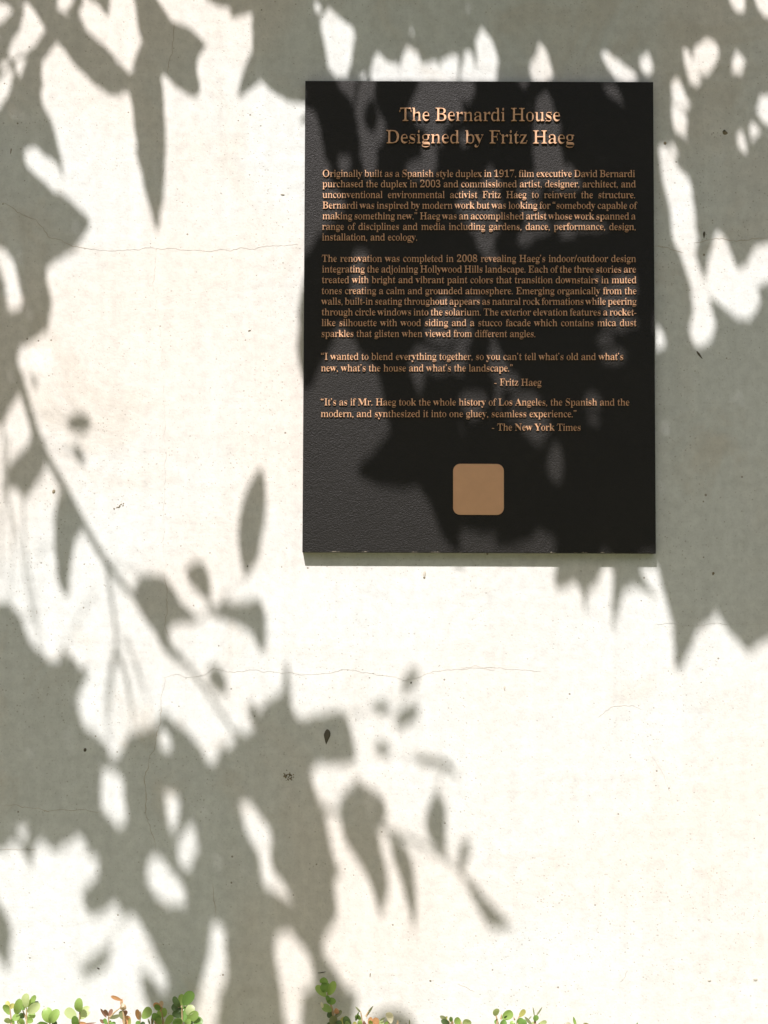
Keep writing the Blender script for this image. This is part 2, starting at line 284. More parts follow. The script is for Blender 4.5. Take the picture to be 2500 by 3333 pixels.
# leaf blades: base x, base y, tip x, tip y, half width, bend, profile a, profile b
LEAVES = """476,133,482,561,52,-1,82,82;117,12,430,302,50,0,50,57;228,802,-82,506,133,-9,54,52;2328,1607,2229,2025,146,-12,46,56;2752,1864,2363,2046,146,12,57,50;885,-44,1050,352,112,4,52,79;
972,336,821,116,23,-13,90,110;-142,2205,260,2357,146,12,71,57;682,2555,1053,2353,127,8,78,81;453,-75,649,306,61,7,88,73;125,1427,63,1607,50,-2,84,82;210,1613,204,1889,34,-1,70,73;
850,1520,802,1883,43,2,81,87;110,1220,115,1264,10,3,70,75;301,1380,214,1377,33,3,70,75;244,1451,274,1511,16,3,70,75;501,1868,530,2082,65,-2,83,102;632,1828,687,1950,35,6,63,100;
867,2059,672,1993,43,16,47,97;689,2163,733,2263,28,3,70,75;1165,2531,1263,2873,53,12,84,83;1347,3014,1274,2731,22,6,74,53;1429,2585,1436,2769,35,8,68,58;1527,2729,1499,2840,17,3,70,75;
1524,2864,1672,3018,21,10,80,77;1363,2176,1310,2251,21,2,60,72;1271,2313,1210,2295,24,3,70,75;1364,2297,1287,2369,30,3,70,75;1272,2447,1214,2431,24,3,70,75;1348,2465,1484,2500,16,0,76,81;
354,3089,256,3177,29,-9,64,86;-34,2919,8,3120,40,-4,62,50;1358,3363,1198,3334,62,3,70,75;1883,1421,1991,1837,146,-16,81,66;2306,1261,2203,1678,146,-11,61,72;1338,265,1314,511,69,16,45,110;
931,329,1292,310,27,-12,70,88;765,3154,949,3488,89,4,46,79;1502,-31,1083,-98,113,-14,82,78;633,2831,1031,2992,95,12,55,84;1668,-100,2028,135,112,0,58,65;1227,42,1139,251,50,-5,54,108;
1091,2867,820,2572,60,3,58,88;1228,609,1403,984,112,1,78,80;1835,1263,1680,866,115,9,84,53;1283,1165,1383,1578,61,3,81,73;2301,523,2642,766,113,10,79,107;-133,-56,285,-74,76,0,53,95;
2003,-224,2059,202,98,-12,52,50;2289,49,2594,328,89,-16,86,50;2152,545,1839,766,82,-1,64,84;1887,1203,1836,1521,66,6,54,98;1068,-74,648,-111,87,-16,49,84;35,1964,-224,2252,81,-13,45,52;
-54,2140,293,2192,67,12,69,73;1298,910,1257,1305,107,-3,48,89;2098,650,2221,1013,87,11,80,68;1608,990,1795,1340,73,0,64,67;1697,637,1645,233,110,-11,82,105;1027,915,1257,1267,42,-4,62,88;
2378,1530,2738,1744,113,-2,45,63;2515,-130,2149,92,92,16,45,81;559,2941,627,3263,89,1,55,100;572,80,660,170,23,-3,50,52;2438,250,2262,572,97,8,46,95;2177,155,2062,516,45,-2,87,106;
180,449,-187,532,65,15,59,69;234,2583,-180,2486,115,-10,56,93;2129,565,1790,301,101,-6,68,86;2228,1120,1954,1440,107,-7,72,84;892,3298,786,2965,73,-7,53,81;2494,1096,2557,1517,115,0,90,110;
371,2472,772,2582,74,-3,90,68;-112,380,-114,-31,77,11,89,109;2458,1051,2222,1352,103,-6,48,82;1383,835,1484,428,53,7,55,99;1603,1350,1469,1721,83,-16,67,53;2822,651,2443,461,115,0,82,57;
626,3207,557,3455,67,16,57,110;2641,823,2493,1179,103,-2,89,68;-149,1323,86,999,102,-2,49,92;1913,857,1933,1269,61,9,59,71;2373,-16,2169,152,51,-2,90,61;2557,-88,2621,193,62,-6,55,85;
1065,3040,887,2750,60,6,49,60;1591,1008,1339,753,85,1,60,94;348,2419,32,2645,74,0,52,92;1935,1238,2143,1607,46,-11,84,54;568,2370,674,2503,43,10,79,99;1501,-141,1728,208,96,-6,52,58;
121,-144,471,-77,69,6,77,76;1586,1598,1944,1812,84,-5,55,60;1130,945,1001,1277,72,9,66,102;2364,1570,2029,1823,88,-3,69,53;156,1082,187,668,48,-16,77,104;1069,3155,1070,3474,82,-1,79,86;
1243,624,1332,418,60,11,76,63;-76,773,-102,1199,80,-8,82,80;1029,3056,1061,3282,24,2,62,70;1075,2317,1065,2498,48,-16,45,78;1068,302,1138,563,52,1,54,50;1387,1654,1793,1704,61,12,84,82;
1471,1253,1244,1614,105,-13,89,56;388,2704,452,2994,80,6,58,87;2392,55,2303,295,26,-7,45,60;1823,491,1961,642,42,-1,85,97;2140,1771,2219,2188,42,-8,66,110;461,2527,580,2809,62,13,69,74;
1962,1788,2092,1914,37,-6,65,72;1890,224,1692,413,34,6,58,66;328,2600,83,2732,75,0,57,85;1781,61,1960,335,74,-2,51,56;1667,657,1680,846,33,3,80,70;1565,1450,1407,1673,61,11,82,71;
104,181,139,449,38,9,71,66;-214,2654,68,2728,62,4,67,83;2281,864,2329,686,27,-3,45,72;2118,806,1715,851,62,-12,55,71;1403,199,1451,-124,88,4,45,69;641,2691,848,2854,70,-7,54,85;
507,3061,477,2890,47,4,90,108;1182,726,1009,935,64,-7,57,51;1660,1450,1815,1666,65,8,55,91;1160,583,1236,899,49,4,59,71;2161,409,2291,704,36,-13,87,75;2077,253,2088,461,46,8,69,99;
396,2819,276,2964,51,-4,48,68;948,2260,853,2452,40,12,80,71;526,535,484,646,32,8,48,74;1001,901,990,1098,36,-6,79,66;1245,2595,1195,2744,28,1,61,79;491,2370,419,2632,57,-4,68,76;
1130,2442,1157,2486,14,8,50,91;1040,-105,1160,81,55,-4,74,79;-177,2065,50,2002,58,-11,54,110;1632,85,1716,316,48,0,60,79;1901,1930,1954,1658,54,-6,70,76;620,2820,672,3067,48,-5,48,91;
916,2481,1070,2737,52,2,68,82;2145,839,2269,1191,49,8,47,67;1881,672,1800,809,28,16,46,106;938,2973,1042,3106,46,-7,79,66;1558,1046,1462,1366,34,-16,45,66;700,3355,849,3474,52,-5,55,73;
1524,1229,1608,1380,25,-15,65,86;1299,1571,1167,1582,36,-9,46,79;656,2476,562,2714,47,-16,62,89;72,23,19,195,26,12,68,87;480,606,507,719,23,-11,62,83;140,1028,-25,1093,40,-16,45,100;
298,2629,373,2821,56,4,64,94;2049,531,2183,345,39,6,68,71;1572,-19,1491,181,32,-3,46,53;173,77,72,240,27,-7,68,72;1147,2764,1235,2977,28,-16,67,86;161,381,181,527,24,10,90,91;
1451,658,1625,525,59,-4,78,80;2197,1235,2002,1145,33,6,80,52;835,2042,865,2105,19,8,88,73;863,1999,828,1943,13,-10,62,88;472,1969,563,2150,20,-4,65,78;68,1217,-122,1397,41,-8,71,84;
205,632,290,734,29,14,90,51;1943,1863,1798,1887,40,16,90,101;724,2557,758,2769,58,4,75,92;1500,272,1631,332,25,1,80,110;1507,1384,1602,1481,22,15,69,69;1864,1367,2031,1247,39,-16,70,54;
1180,173,1196,251,14,-8,73,88;377,-131,511,-35,36,-14,50,69;1483,1660,1505,1853,41,13,50,105;2568,231,2563,471,56,-6,51,50;2104,494,2166,759,32,0,55,55;2600,749,2548,922,49,-3,65,110;
2136,40,2247,282,41,7,70,96;1327,48,1271,202,40,3,67,51;1641,797,1726,954,40,10,69,106;211,1690,271,1716,17,-12,58,110;2441,-31,2377,133,21,-16,53,80;28,1961,134,2148,26,13,52,56;
1688,694,1639,645,19,15,61,52;2440,713,2402,881,45,2,47,92;1735,1731,1657,1829,32,0,52,85;1066,428,1106,616,27,0,72,101;559,2335,411,2409,18,-8,57,55;2090,895,2080,1175,35,-10,45,82;
1121,2576,1243,2607,24,-6,66,54;469,3165,489,3294,26,-9,63,87;991,3339,993,3458,23,-9,75,98;1081,2480,1141,2482,16,-6,83,69;1452,639,1330,693,36,-4,72,78;-21,385,132,197,33,8,85,61;
10,1573,77,1586,19,-9,90,62;882,104,775,321,29,0,52,81;938,2175,925,2283,11,1,56,98;525,485,528,626,16,5,61,53;1454,277,1524,310,21,3,48,106;1127,2578,1131,2678,22,3,59,66;
1813,1925,1847,1763,25,2,90,91;863,3009,904,3174,30,12,73,77;678,-85,769,22,35,15,65,87;2326,469,2457,566,36,-1,53,66;1447,966,1378,1097,38,16,66,100;2457,-58,2660,-77,46,-14,50,84;
2423,216,2510,314,33,-2,70,102;2008,1798,2002,1955,24,-9,75,62;1922,285,2065,305,39,-2,66,82;2209,2103,2203,2184,12,0,85,72;2109,889,1947,944,19,-2,89,87;1988,138,2094,244,20,2,83,99;
2255,988,2219,1098,31,14,85,81;2295,349,2231,273,27,-1,46,50;1373,1333,1545,1280,38,-4,52,77;2387,1099,2318,966,22,-5,86,99;260,2361,285,2467,27,4,47,94;1094,569,1159,702,22,11,84,77;
541,2805,638,2986,23,-16,51,110;1469,995,1569,1081,16,6,74,57;1835,806,1734,884,18,10,58,81;1907,1367,1838,1521,26,-12,88,57;1212,385,1209,487,19,-4,49,101;1185,200,1137,284,26,8,45,88;
2230,896,2244,1031,19,2,64,110;1386,702,1279,592,27,-1,87,56;614,3368,510,3423,32,-3,70,53;2290,619,2302,798,41,-4,64,76;110,2651,81,2795,22,-9,66,77;749,3003,740,3134,24,-7,71,98;
1827,-200,2001,1,62,1,46,65;1631,638,1746,606,22,-9,88,66;1318,2850,1269,2721,22,14,45,57;894,2654,918,2766,14,11,46,97;1696,876,1585,1027,44,2,68,73;226,2461,409,2520,23,-11,49,52;
33,1511,46,1594,22,-9,88,100;1704,278,1883,312,20,-2,90,99;463,250,352,307,27,7,51,52;1839,1511,1898,1592,16,11,56,56;1075,1093,991,1295,23,-11,50,104;1400,512,1317,477,16,11,60,81;
192,1609,266,1704,18,4,53,105;2642,1504,2394,1428,50,8,45,76;1165,478,1155,636,18,-3,47,88;853,2074,843,2118,11,-6,53,71;230,756,286,748,15,6,53,74;1786,661,1788,764,23,1,45,96;
1421,726,1556,918,23,-13,67,83;526,2327,631,2420,22,9,45,94;234,-85,359,25,25,3,55,86;1018,264,1030,418,27,-2,64,63;247,2267,205,2115,26,10,45,92;2113,157,2154,214,13,2,45,51;
246,-8,238,171,24,2,78,52;1283,1636,1413,1634,14,-11,49,70;308,171,329,285,22,16,48,50;206,2690,169,2771,24,-5,45,51;2489,925,2473,1018,11,-7,46,67;1774,1471,1853,1494,22,-15,85,88;
-26,2543,-101,2297,65,-2,45,75;534,368,534,548,21,8,89,86;203,1697,260,1743,20,-5,63,50;1092,2990,1071,2847,17,-4,45,78;121,810,268,768,22,16,69,63;1853,1558,1822,1697,21,-9,46,103;
-45,308,-84,506,51,9,61,75;399,2475,453,2375,23,1,45,97;577,1956,620,2035,16,-4,74,97;2447,335,2451,480,18,16,48,110;1561,2956,1620,3026,19,-8,62,56;2300,2024,2193,2134,18,16,60,96;
2684,2060,2519,2083,20,4,66,97;2083,1025,2069,1089,18,-7,75,90;287,2980,378,2891,23,8,72,93;52,237,73,346,17,7,45,78;510,2559,548,2665,31,15,49,100;107,2730,75,2780,16,15,83,95;
-116,615,-154,884,63,-15,54,65;1579,398,1451,487,24,-10,49,53;17,-47,188,7,28,4,63,59;355,-51,348,54,12,6,80,89;1929,869,1995,976,16,5,78,55;1688,1697,1628,1826,26,-4,64,50;
672,2734,631,2866,37,-9,71,59;598,2703,548,2796,20,12,76,61;628,130,643,241,25,15,73,109;1165,3259,1082,3242,18,15,53,99;2013,1888,2001,2021,13,2,88,67;-1,3050,15,3140,19,-8,89,72;
1324,135,1404,163,19,4,60,66;1965,984,1926,1037,16,9,60,78;1750,378,1744,490,13,12,60,89;1597,990,1571,1124,29,-8,72,60;205,2128,194,2176,10,-4,73,76;715,3233,710,3378,18,-10,90,60;
238,146,289,253,22,5,48,108;773,2375,800,2449,16,-3,61,50;2343,148,2350,-36,24,-10,45,86;1470,289,1321,286,23,-1,49,69;2108,-58,2274,-118,40,-5,60,92;1830,1444,1786,1576,16,16,70,97;
191,823,125,883,16,2,78,95;2348,80,2370,-6,21,8,63,77;1751,1719,1713,1810,20,-3,76,54;1885,840,1943,810,18,-6,56,58;2031,824,1947,656,48,9,76,86;2361,1007,2373,1091,16,-3,64,80;
1913,140,2013,170,16,-4,90,99;1043,-44,1058,43,21,-2,70,100;388,314,317,262,15,-3,90,50;2280,1203,2290,1122,22,-11,66,73;1076,2393,1022,2493,25,-13,45,70;1512,378,1541,467,16,-7,78,78;
475,1871,442,1960,16,-4,68,102;2426,362,2505,424,13,2,71,60;2198,513,2238,572,14,-5,76,87;2321,234,2250,303,16,-11,56,88;321,2505,291,2649,35,12,57,96;34,7,75,59,16,-8,59,97;
129,352,168,399,14,7,67,92;190,1846,218,1943,18,-4,50,66;718,2432,769,2484,17,16,45,80;1091,434,1160,397,20,16,80,51;1538,105,1546,183,11,5,73,57;1135,2380,1144,2476,22,5,86,55;
812,2293,823,2362,18,-16,74,78;1069,3129,1036,3226,15,-16,45,86;1102,828,1131,999,29,-4,47,65;522,2020,644,2007,22,-2,62,95;2287,822,2295,892,14,5,58,54;1206,955,1293,829,34,-2,74,86;
1157,408,1163,550,16,0,88,106;1618,1336,1478,1327,14,13,81,76;501,685,510,744,13,-6,60,110;39,448,87,545,22,6,53,104;34,802,52,864,11,-14,83,54;2488,2029,2420,2111,18,-12,67,50;
81,969,59,1053,16,-13,59,66;1379,464,1368,575,25,8,47,96;1946,1038,1944,1143,28,11,48,50;1318,1133,1425,1179,19,0,51,74;1668,1319,1634,1397,15,-1,45,74;1797,1247,1667,1329,16,-7,71,72;
1928,1251,1969,1382,23,-15,74,92;1457,2482,1485,2527,10,6,63,66;1659,703,1708,807,12,-9,68,64;1202,237,1205,293,6,-4,64,110;1922,1096,2026,1133,11,14,53,101;312,2384,215,2409,12,-8,75,55;
668,-118,921,-114,31,-4,82,83;942,2236,928,2287,14,13,86,65;2089,463,2151,543,22,-2,45,73;-102,-32,-37,51,25,-2,64,74;251,-32,254,39,12,-12,60,88;1850,734,1812,779,15,-2,70,78;
2342,1050,2318,1127,11,-1,51,93;1581,546,1585,705,18,14,51,110;1300,275,1223,276,18,-12,66,81;990,3220,996,3360,15,-3,72,76;2210,835,2224,932,13,-1,45,84;1260,1479,1165,1585,19,-13,70,87;
120,1410,115,1492,16,13,48,73;1007,1242,1000,1324,20,-13,62,80;2560,602,2631,734,30,-8,66,73;2394,1699,2653,1789,47,4,72,96;2071,1891,2123,1935,13,-4,45,74;2390,437,2392,522,13,0,53,56;
1425,526,1479,541,15,10,90,50;1957,185,1983,266,9,0,70,54;50,1158,54,1231,18,16,52,61;2567,1068,2612,1216,28,-8,54,52;118,473,197,534,21,-15,56,52;541,2093,580,2152,15,-2,49,60;
1956,1167,1931,1252,18,0,54,94;1179,567,1172,634,11,-11,61,102;-101,1287,-120,1404,26,-3,65,71;1705,611,1634,701,19,6,55,54;636,315,559,271,14,9,48,66;2224,246,2230,297,8,6,58,110;
1225,137,1257,196,10,-2,45,65;720,-48,800,54,15,11,47,86;619,2568,595,2663,14,11,48,57;1259,2650,1229,2693,12,6,51,71;2062,200,2166,305,15,11,86,106;80,2769,103,2815,12,-11,68,86;
1535,275,1632,275,18,10,71,75;1155,1023,1226,1045,18,5,50,89;878,2698,820,2619,10,8,76,70;2443,-90,2425,14,14,-5,54,76;1054,2325,989,2372,16,-2,71,75;1636,182,1614,275,14,-5,53,98;
679,1963,697,2010,9,-7,64,92;665,3048,664,3156,11,-8,45,97;448,498,501,592,16,2,84,64;930,2225,951,2370,17,5,75,50;1656,1260,1710,1252,9,-2,53,95;2171,745,2215,838,17,12,45,92;
1510,2856,1554,2936,15,-10,72,64;61,38,15,148,12,-13,62,92;-23,79,30,151,21,-16,73,69;906,2265,858,2306,14,-3,60,78;323,2912,263,2908,16,16,45,50;-86,1389,26,1357,15,1,56,50;
1146,3372,1077,3474,12,-6,53,82;1523,-127,1282,-110,29,-4,52,65;2117,424,2184,472,16,-8,56,50;2223,1427,2096,1404,28,-9,80,76;2233,118,2248,179,17,-16,52,103;2045,1132,2038,1230,11,-10,90,97;
450,233,453,156,12,0,79,94;138,2122,142,2187,12,5,74,110;1825,1914,1895,1855,14,-1,45,105;2001,1177,2060,1205,8,-13,49,51;2039,1868,2053,1913,10,3,82,66;1648,3012,1582,3016,10,8,77,87;
565,3160,552,3227,15,1,64,73;1608,2982,1647,3028,9,-2,60,50;1507,200,1503,144,7,-12,77,107;1064,543,1093,597,15,-9,74,86;385,2921,412,2995,15,-8,83,95;2041,1135,2133,1139,15,-4,47,52;
-90,489,-114,620,16,4,58,62;1611,588,1698,663,12,7,48,110;558,2118,600,2170,8,3,45,83;970,398,1059,390,19,-12,90,50;1407,1176,1485,1170,8,9,49,55;816,264,868,262,9,-10,68,101;
842,2830,826,2922,18,-2,60,84;45,2732,120,2742,9,10,56,62;899,3012,887,3110,13,5,50,97;423,-40,513,-24,21,-4,76,103;2386,789,2304,681,14,-2,60,63;1219,379,1233,470,15,3,60,70;
115,1565,72,1633,14,4,72,110;2322,294,2276,241,13,1,57,67;1391,1257,1412,1326,16,-11,65,110;1900,1874,1905,1969,14,-2,55,100;1703,1450,1601,1403,16,0,52,86;-34,2725,23,2771,20,-10,50,53;
1759,814,1739,864,14,-10,86,76;2394,1298,2456,1423,23,8,50,70;626,3282,560,3387,14,-15,82,73;2089,1032,2049,1081,13,-2,51,83;607,1878,650,1829,10,-14,49,109;696,2654,630,2693,17,-7,73,89;
-146,2580,-79,2639,20,3,64,95;124,150,85,194,10,9,55,68;2238,2123,2273,2008,17,-6,57,55;1119,2655,1122,2701,11,2,90,76;2081,1486,1974,1431,23,1,72,77;1225,2852,1258,2925,12,-14,59,82;
1508,1002,1522,1081,12,-4,49,70;1049,36,1006,127,14,6,61,83;1744,1317,1803,1389,17,-13,46,81;2007,939,1967,987,16,16,66,60;1010,2528,1044,2624,10,9,61,73;64,2003,49,2078,10,-10,78,76;
494,-39,503,-130,13,1,64,50;1615,741,1672,792,10,-8,76,50;49,196,17,229,9,-14,66,57;2012,789,1913,827,11,-4,77,109;157,962,159,1047,21,14,45,82;1910,1925,1956,1855,17,-7,60,52;
305,2721,284,2793,15,-11,57,50;487,2739,481,2809,14,7,52,64;2184,294,2179,360,15,13,66,62;442,2670,366,2736,15,-2,45,80;136,897,164,962,10,5,90,79;794,14,748,56,17,-6,81,69;
1916,302,1973,353,14,-2,45,52;1,170,41,196,13,10,57,108;114,1460,102,1390,13,7,73,95;1933,654,1873,600,15,-2,68,110;1727,250,1768,337,14,16,46,70;1510,634,1586,673,13,-1,57,110;
2437,464,2432,547,11,-6,67,82;1789,193,1799,278,9,-15,60,94;1602,-107,1710,-116,20,6,79,99;215,1615,181,1678,7,11,85,78;1192,42,1151,109,21,-1,82,102;170,624,252,677,11,0,76,100;
938,2156,936,2203,5,6,63,73;2460,1017,2443,1059,12,-3,90,72;1193,439,1225,491,7,-16,69,98;1296,1629,1222,1616,10,-2,69,51;244,2232,258,2289,9,12,76,94;1508,741,1450,758,15,6,60,67;
2383,752,2371,805,11,-3,45,59;2338,1987,2354,2034,7,-9,70,59;180,-48,180,30,10,2,45,50;1451,2775,1403,2741,10,-1,67,102;1289,162,1299,218,9,-11,78,103;1398,2626,1426,2571,7,-1,78,110;
-81,-140,-123,-77,16,6,58,77;1511,173,1497,224,6,6,81,65;1414,166,1430,226,8,-10,46,81;-37,2899,2,2939,8,12,67,88;888,2799,912,2861,13,-2,57,68;2335,1964,2304,2032,11,6,71,62;
1166,-100,961,-122,22,-2,54,89;306,2386,317,2436,8,-6,52,103;1600,1316,1620,1265,12,-4,56,107;771,2030,713,2012,9,9,65,79;2172,709,2186,756,9,3,52,88;1049,1245,1028,1308,11,16,50,71;
26,310,78,373,15,13,73,72;83,-7,77,47,7,15,90,52;355,3072,357,3120,7,-3,47,106;791,2669,768,2721,7,-8,71,68;1684,842,1737,886,7,-6,45,63;1040,191,1110,270,12,9,88,94;
1148,377,1088,412,8,-7,45,85;844,1781,835,1833,7,4,56,94;655,3200,629,3254,9,1,61,76;1502,981,1437,1006,16,2,84,101;2384,211,2347,280,12,5,59,75;2401,2065,2447,2123,11,4,77,63;
646,2019,578,2015,11,-2,57,66;2259,582,2265,687,14,-5,64,69;2193,2052,2202,2111,8,-1,55,50;512,599,522,677,12,-6,83,95;1043,2849,1120,2840,15,2,67,76;1751,698,1775,744,6,-2,45,108;
195,2452,109,2477,22,5,56,78;1968,774,1916,733,16,5,71,78;1920,985,1973,1018,8,-13,53,74;1157,908,1157,850,10,-14,56,91;1429,536,1434,594,7,-6,64,62;2238,397,2239,450,11,-10,76,52;
1803,668,1853,717,12,4,50,88;1033,397,1049,473,11,-13,52,87;256,59,271,121,12,-2,61,83;2221,153,2226,211,7,7,64,68;426,239,459,192,8,12,77,63;1757,1494,1780,1548,11,-5,79,92;
1237,538,1235,609,13,-16,83,67;1383,1043,1412,1082,9,5,67,97;1382,1597,1388,1662,8,-6,67,83;793,307,840,263,8,-4,79,72;2464,940,2501,1004,12,-14,50,50;469,2859,500,2914,13,13,79,74;
229,1833,220,1895,11,10,59,55;2087,941,2011,914,9,0,70,77;1743,622,1736,559,17,-16,68,55;907,3247,923,3292,9,4,87,82;879,2785,912,2713,19,7,76,69;1968,1125,1916,1175,10,1,61,100;
306,-2,353,52,12,-14,69,61;965,329,1014,334,7,-2,65,76;2046,1053,2078,1087,11,-8,77,60;1873,808,1922,838,13,-9,60,67;1470,1023,1516,1044,14,-2,74,85;1847,548,1848,595,12,-1,48,73;
2018,352,2034,286,13,-4,55,66;1194,908,1216,955,11,-6,81,73;642,180,675,135,14,-14,55,88;1191,419,1201,468,5,-3,90,78;669,3143,651,3207,11,9,55,56;647,1923,685,1956,11,-5,53,74;
2128,1099,2086,1160,10,-16,47,84;1915,1313,1967,1334,13,-11,81,87;1113,2692,1129,2754,7,-7,56,83;1797,168,1749,103,21,7,70,68;2529,908,2472,939,11,-11,80,63;2013,289,1990,237,10,-10,86,78;
139,2120,-19,2129,17,1,68,67;1181,1568,1211,1532,12,10,47,65;1174,1130,1191,1211,16,-5,90,93;445,-46,440,12,11,-1,79,77;2072,1206,2009,1239,10,-7,90,55;89,1082,70,1131,14,-13,54,80;
592,2368,537,2373,12,10,51,69;95,1,123,49,9,-5,48,96;168,405,191,484,12,11,67,69;1294,1459,1253,1483,13,-4,68,105;1061,2697,1080,2764,7,5,65,88;2250,331,2236,403,7,-1,57,88;
1260,284,1230,330,12,6,53,79;1964,1048,1940,1102,15,-4,52,81;-41,1964,33,1981,10,-3,67,50;2538,35,2544,115,11,-6,66,67;636,2919,596,2954,8,-2,64,94;1624,3023,1671,3015,5,-9,77,50;
1982,153,2011,195,9,1,48,79;1118,2323,1147,2384,12,11,50,91;189,511,201,560,8,-1,73,86;1245,2890,1245,2964,8,-6,58,78;1412,1686,1431,1742,11,-7,57,92;3,3093,22,3158,14,-8,80,82;
509,3365,506,3420,8,-7,65,110;2193,423,2185,366,7,-10,45,85;1152,853,1213,862,15,-8,64,91;2074,185,2083,243,6,-2,45,103;32,221,-7,261,6,7,66,50;1633,660,1637,708,5,4,59,60;
2342,114,2283,124,12,12,90,57;1345,2229,1307,2266,6,4,63,75;1011,3058,1011,3128,9,4,68,87;2282,1153,2241,1228,13,2,66,82;323,2559,321,2608,9,7,65,50;1485,311,1435,313,8,16,66,106;
2440,825,2422,873,7,0,61,82;1009,3213,1004,3269,12,5,61,93;386,2517,428,2571,9,-7,66,56;847,1953,781,1974,11,-2,61,86;1762,1361,1815,1387,13,-12,59,94;2456,12,2479,79,9,0,71,92;
139,845,203,839,9,-3,81,60;1551,166,1547,220,6,5,63,75;468,3022,500,3074,11,-8,76,66;1634,1317,1672,1343,8,2,73,80;705,3399,709,3455,8,-2,49,53;2473,752,2477,802,13,1,84,53;
279,2220,293,2171,8,-13,65,73;674,3024,682,3073,10,0,59,78;435,1897,476,1964,9,0,88,69;1154,3257,1149,3311,7,0,62,69;2141,1586,2193,1668,20,7,59,72;1548,1135,1531,1192,8,-6,89,104;
-63,368,-4,357,6,8,77,78;521,3221,513,3273,14,-2,64,72;2471,389,2484,443,9,-1,56,98;1864,1358,1931,1384,7,9,74,73;61,1478,30,1535,11,-4,76,58;426,264,397,217,9,0,57,85;
627,2408,660,2453,7,-2,70,50;2509,-54,2452,-42,7,-10,71,50;470,134,453,192,8,5,46,84;2191,226,2183,271,8,-16,85,110;2587,1371,2622,1449,17,-4,70,87;957,2316,980,2373,6,12,45,90;
2079,1056,2074,1002,6,4,70,109;133,252,102,314,12,-14,50,74;2001,1998,1998,2051,6,6,64,74;1358,634,1398,661,8,1,52,110;1091,2314,1135,2347,12,2,56,91;-26,294,-57,348,12,-4,74,88;
741,3105,741,3189,10,-6,86,68;1183,1189,1215,1222,7,-13,90,68;1924,1210,1973,1232,8,-8,90,100;1371,162,1372,209,8,-3,75,86;248,2327,276,2376,9,4,78,72;1567,301,1554,352,9,-1,73,85;
1340,2810,1353,2866,7,9,73,99;722,1956,778,1991,9,-4,45,90;1056,2626,1035,2678,11,-3,48,89;2355,1598,2393,1638,13,6,67,85;1774,637,1758,711,8,-14,88,104;2361,1011,2410,1052,9,6,50,62;
2309,969,2335,1010,9,0,70,88;1077,259,1112,330,8,13,62,56;345,2678,390,2712,15,-3,67,97;1384,553,1324,589,14,9,67,97;451,275,426,323,8,6,89,66;825,2596,842,2644,7,0,80,69;
595,3370,581,3438,11,-11,65,75;1104,1156,1058,1170,5,2,81,110;1898,330,1852,284,12,0,55,78;1817,1423,1780,1471,6,-2,63,83;20,805,63,861,9,1,62,60;2185,692,2154,727,7,-8,74,50;
835,2087,864,2126,8,0,53,77;1647,728,1621,766,10,-5,61,72;1476,1360,1529,1396,12,1,73,77;52,1561,17,1606,11,12,46,78;193,2769,146,2742,8,-1,65,78;1690,318,1725,371,9,8,57,70;
1492,242,1492,297,6,-8,73,76;455,1882,445,1937,10,3,90,71;1237,2981,1247,2929,7,3,80,106;1573,1156,1620,1177,7,4,79,88;36,192,52,242,8,0,90,94;540,211,517,261,10,2,55,73;
1840,445,1826,522,11,-7,60,86;1929,552,1962,597,12,-2,80,69;1794,734,1749,720,7,-1,90,67;276,3188,267,3143,7,1,90,69;1015,-30,1021,48,11,6,76,50;1480,1090,1490,1135,6,11,78,102;
2445,346,2473,383,12,16,66,80;46,863,88,884,11,10,81,83;1611,811,1660,835,9,14,75,67;1348,2465,1397,2484,8,11,83,59;747,2440,694,2487,10,1,75,70;1666,279,1698,312,8,-1,81,69;
1747,1323,1692,1323,12,15,72,73;1587,1102,1609,1155,9,1,45,98;466,2378,413,2393,11,-13,45,100;1351,2972,1357,3028,6,15,68,62;1586,1206,1592,1258,8,-2,69,64;1951,1794,1953,1872,11,-4,64,86;
2498,1461,2431,1483,16,-8,73,70;2110,1912,2144,1943,6,6,52,72;461,3165,468,3211,8,3,86,90;184,2738,246,2730,12,-4,78,68;974,-122,915,-116,11,10,61,70;1701,636,1671,697,7,4,76,81;
2176,1076,2168,1134,9,-3,56,64;1155,3218,1144,3276,9,-7,59,74;1330,1185,1341,1245,10,11,74,82;84,456,76,505,7,-2,78,90;108,180,63,189,10,6,48,101;-45,3037,-28,3082,8,-7,84,84;
833,2760,850,2838,8,2,47,91;842,1803,821,1851,7,3,74,76;1081,3147,1101,3193,13,12,58,50;1277,2779,1295,2837,6,-3,75,81;1393,1112,1359,1185,8,6,45,64;2317,978,2371,1020,7,0,68,75;
513,-36,474,-7,9,-14,66,76;267,772,293,728,11,-13,52,69;43,1981,71,2022,7,0,79,107;2176,487,2203,440,7,-13,53,73;24,1327,0,1388,9,-4,84,86;152,1069,110,1110,8,8,47,80;
58,260,30,307,8,1,68,58;2203,339,2145,328,8,4,77,110;2246,158,2295,124,13,-12,82,71;1966,129,1939,175,14,-13,76,65;1145,715,1106,754,8,-10,70,51;2428,401,2441,448,5,-5,87,71;
2257,1119,2266,1179,7,-6,62,93;1305,108,1352,131,10,-8,61,65;2113,1913,2084,1862,8,-9,66,75;170,101,168,159,10,-11,83,61;461,2760,497,2795,11,-13,59,52;415,2639,404,2566,8,1,67,65;
1355,1616,1311,1642,10,-5,51,98;890,2275,932,2254,8,0,67,82;248,2,212,44,9,-8,51,69;2205,68,2159,92,11,4,63,72;1263,2631,1248,2682,6,14,74,107;680,1988,727,2016,13,-6,49,85;
1556,812,1520,863,8,-16,82,94;2207,502,2215,553,6,-1,74,92;1556,1162,1514,1182,8,-11,59,87;714,3275,703,3325,7,-5,52,74;444,507,455,454,9,7,60,53;530,1874,556,1929,8,-3,84,73;
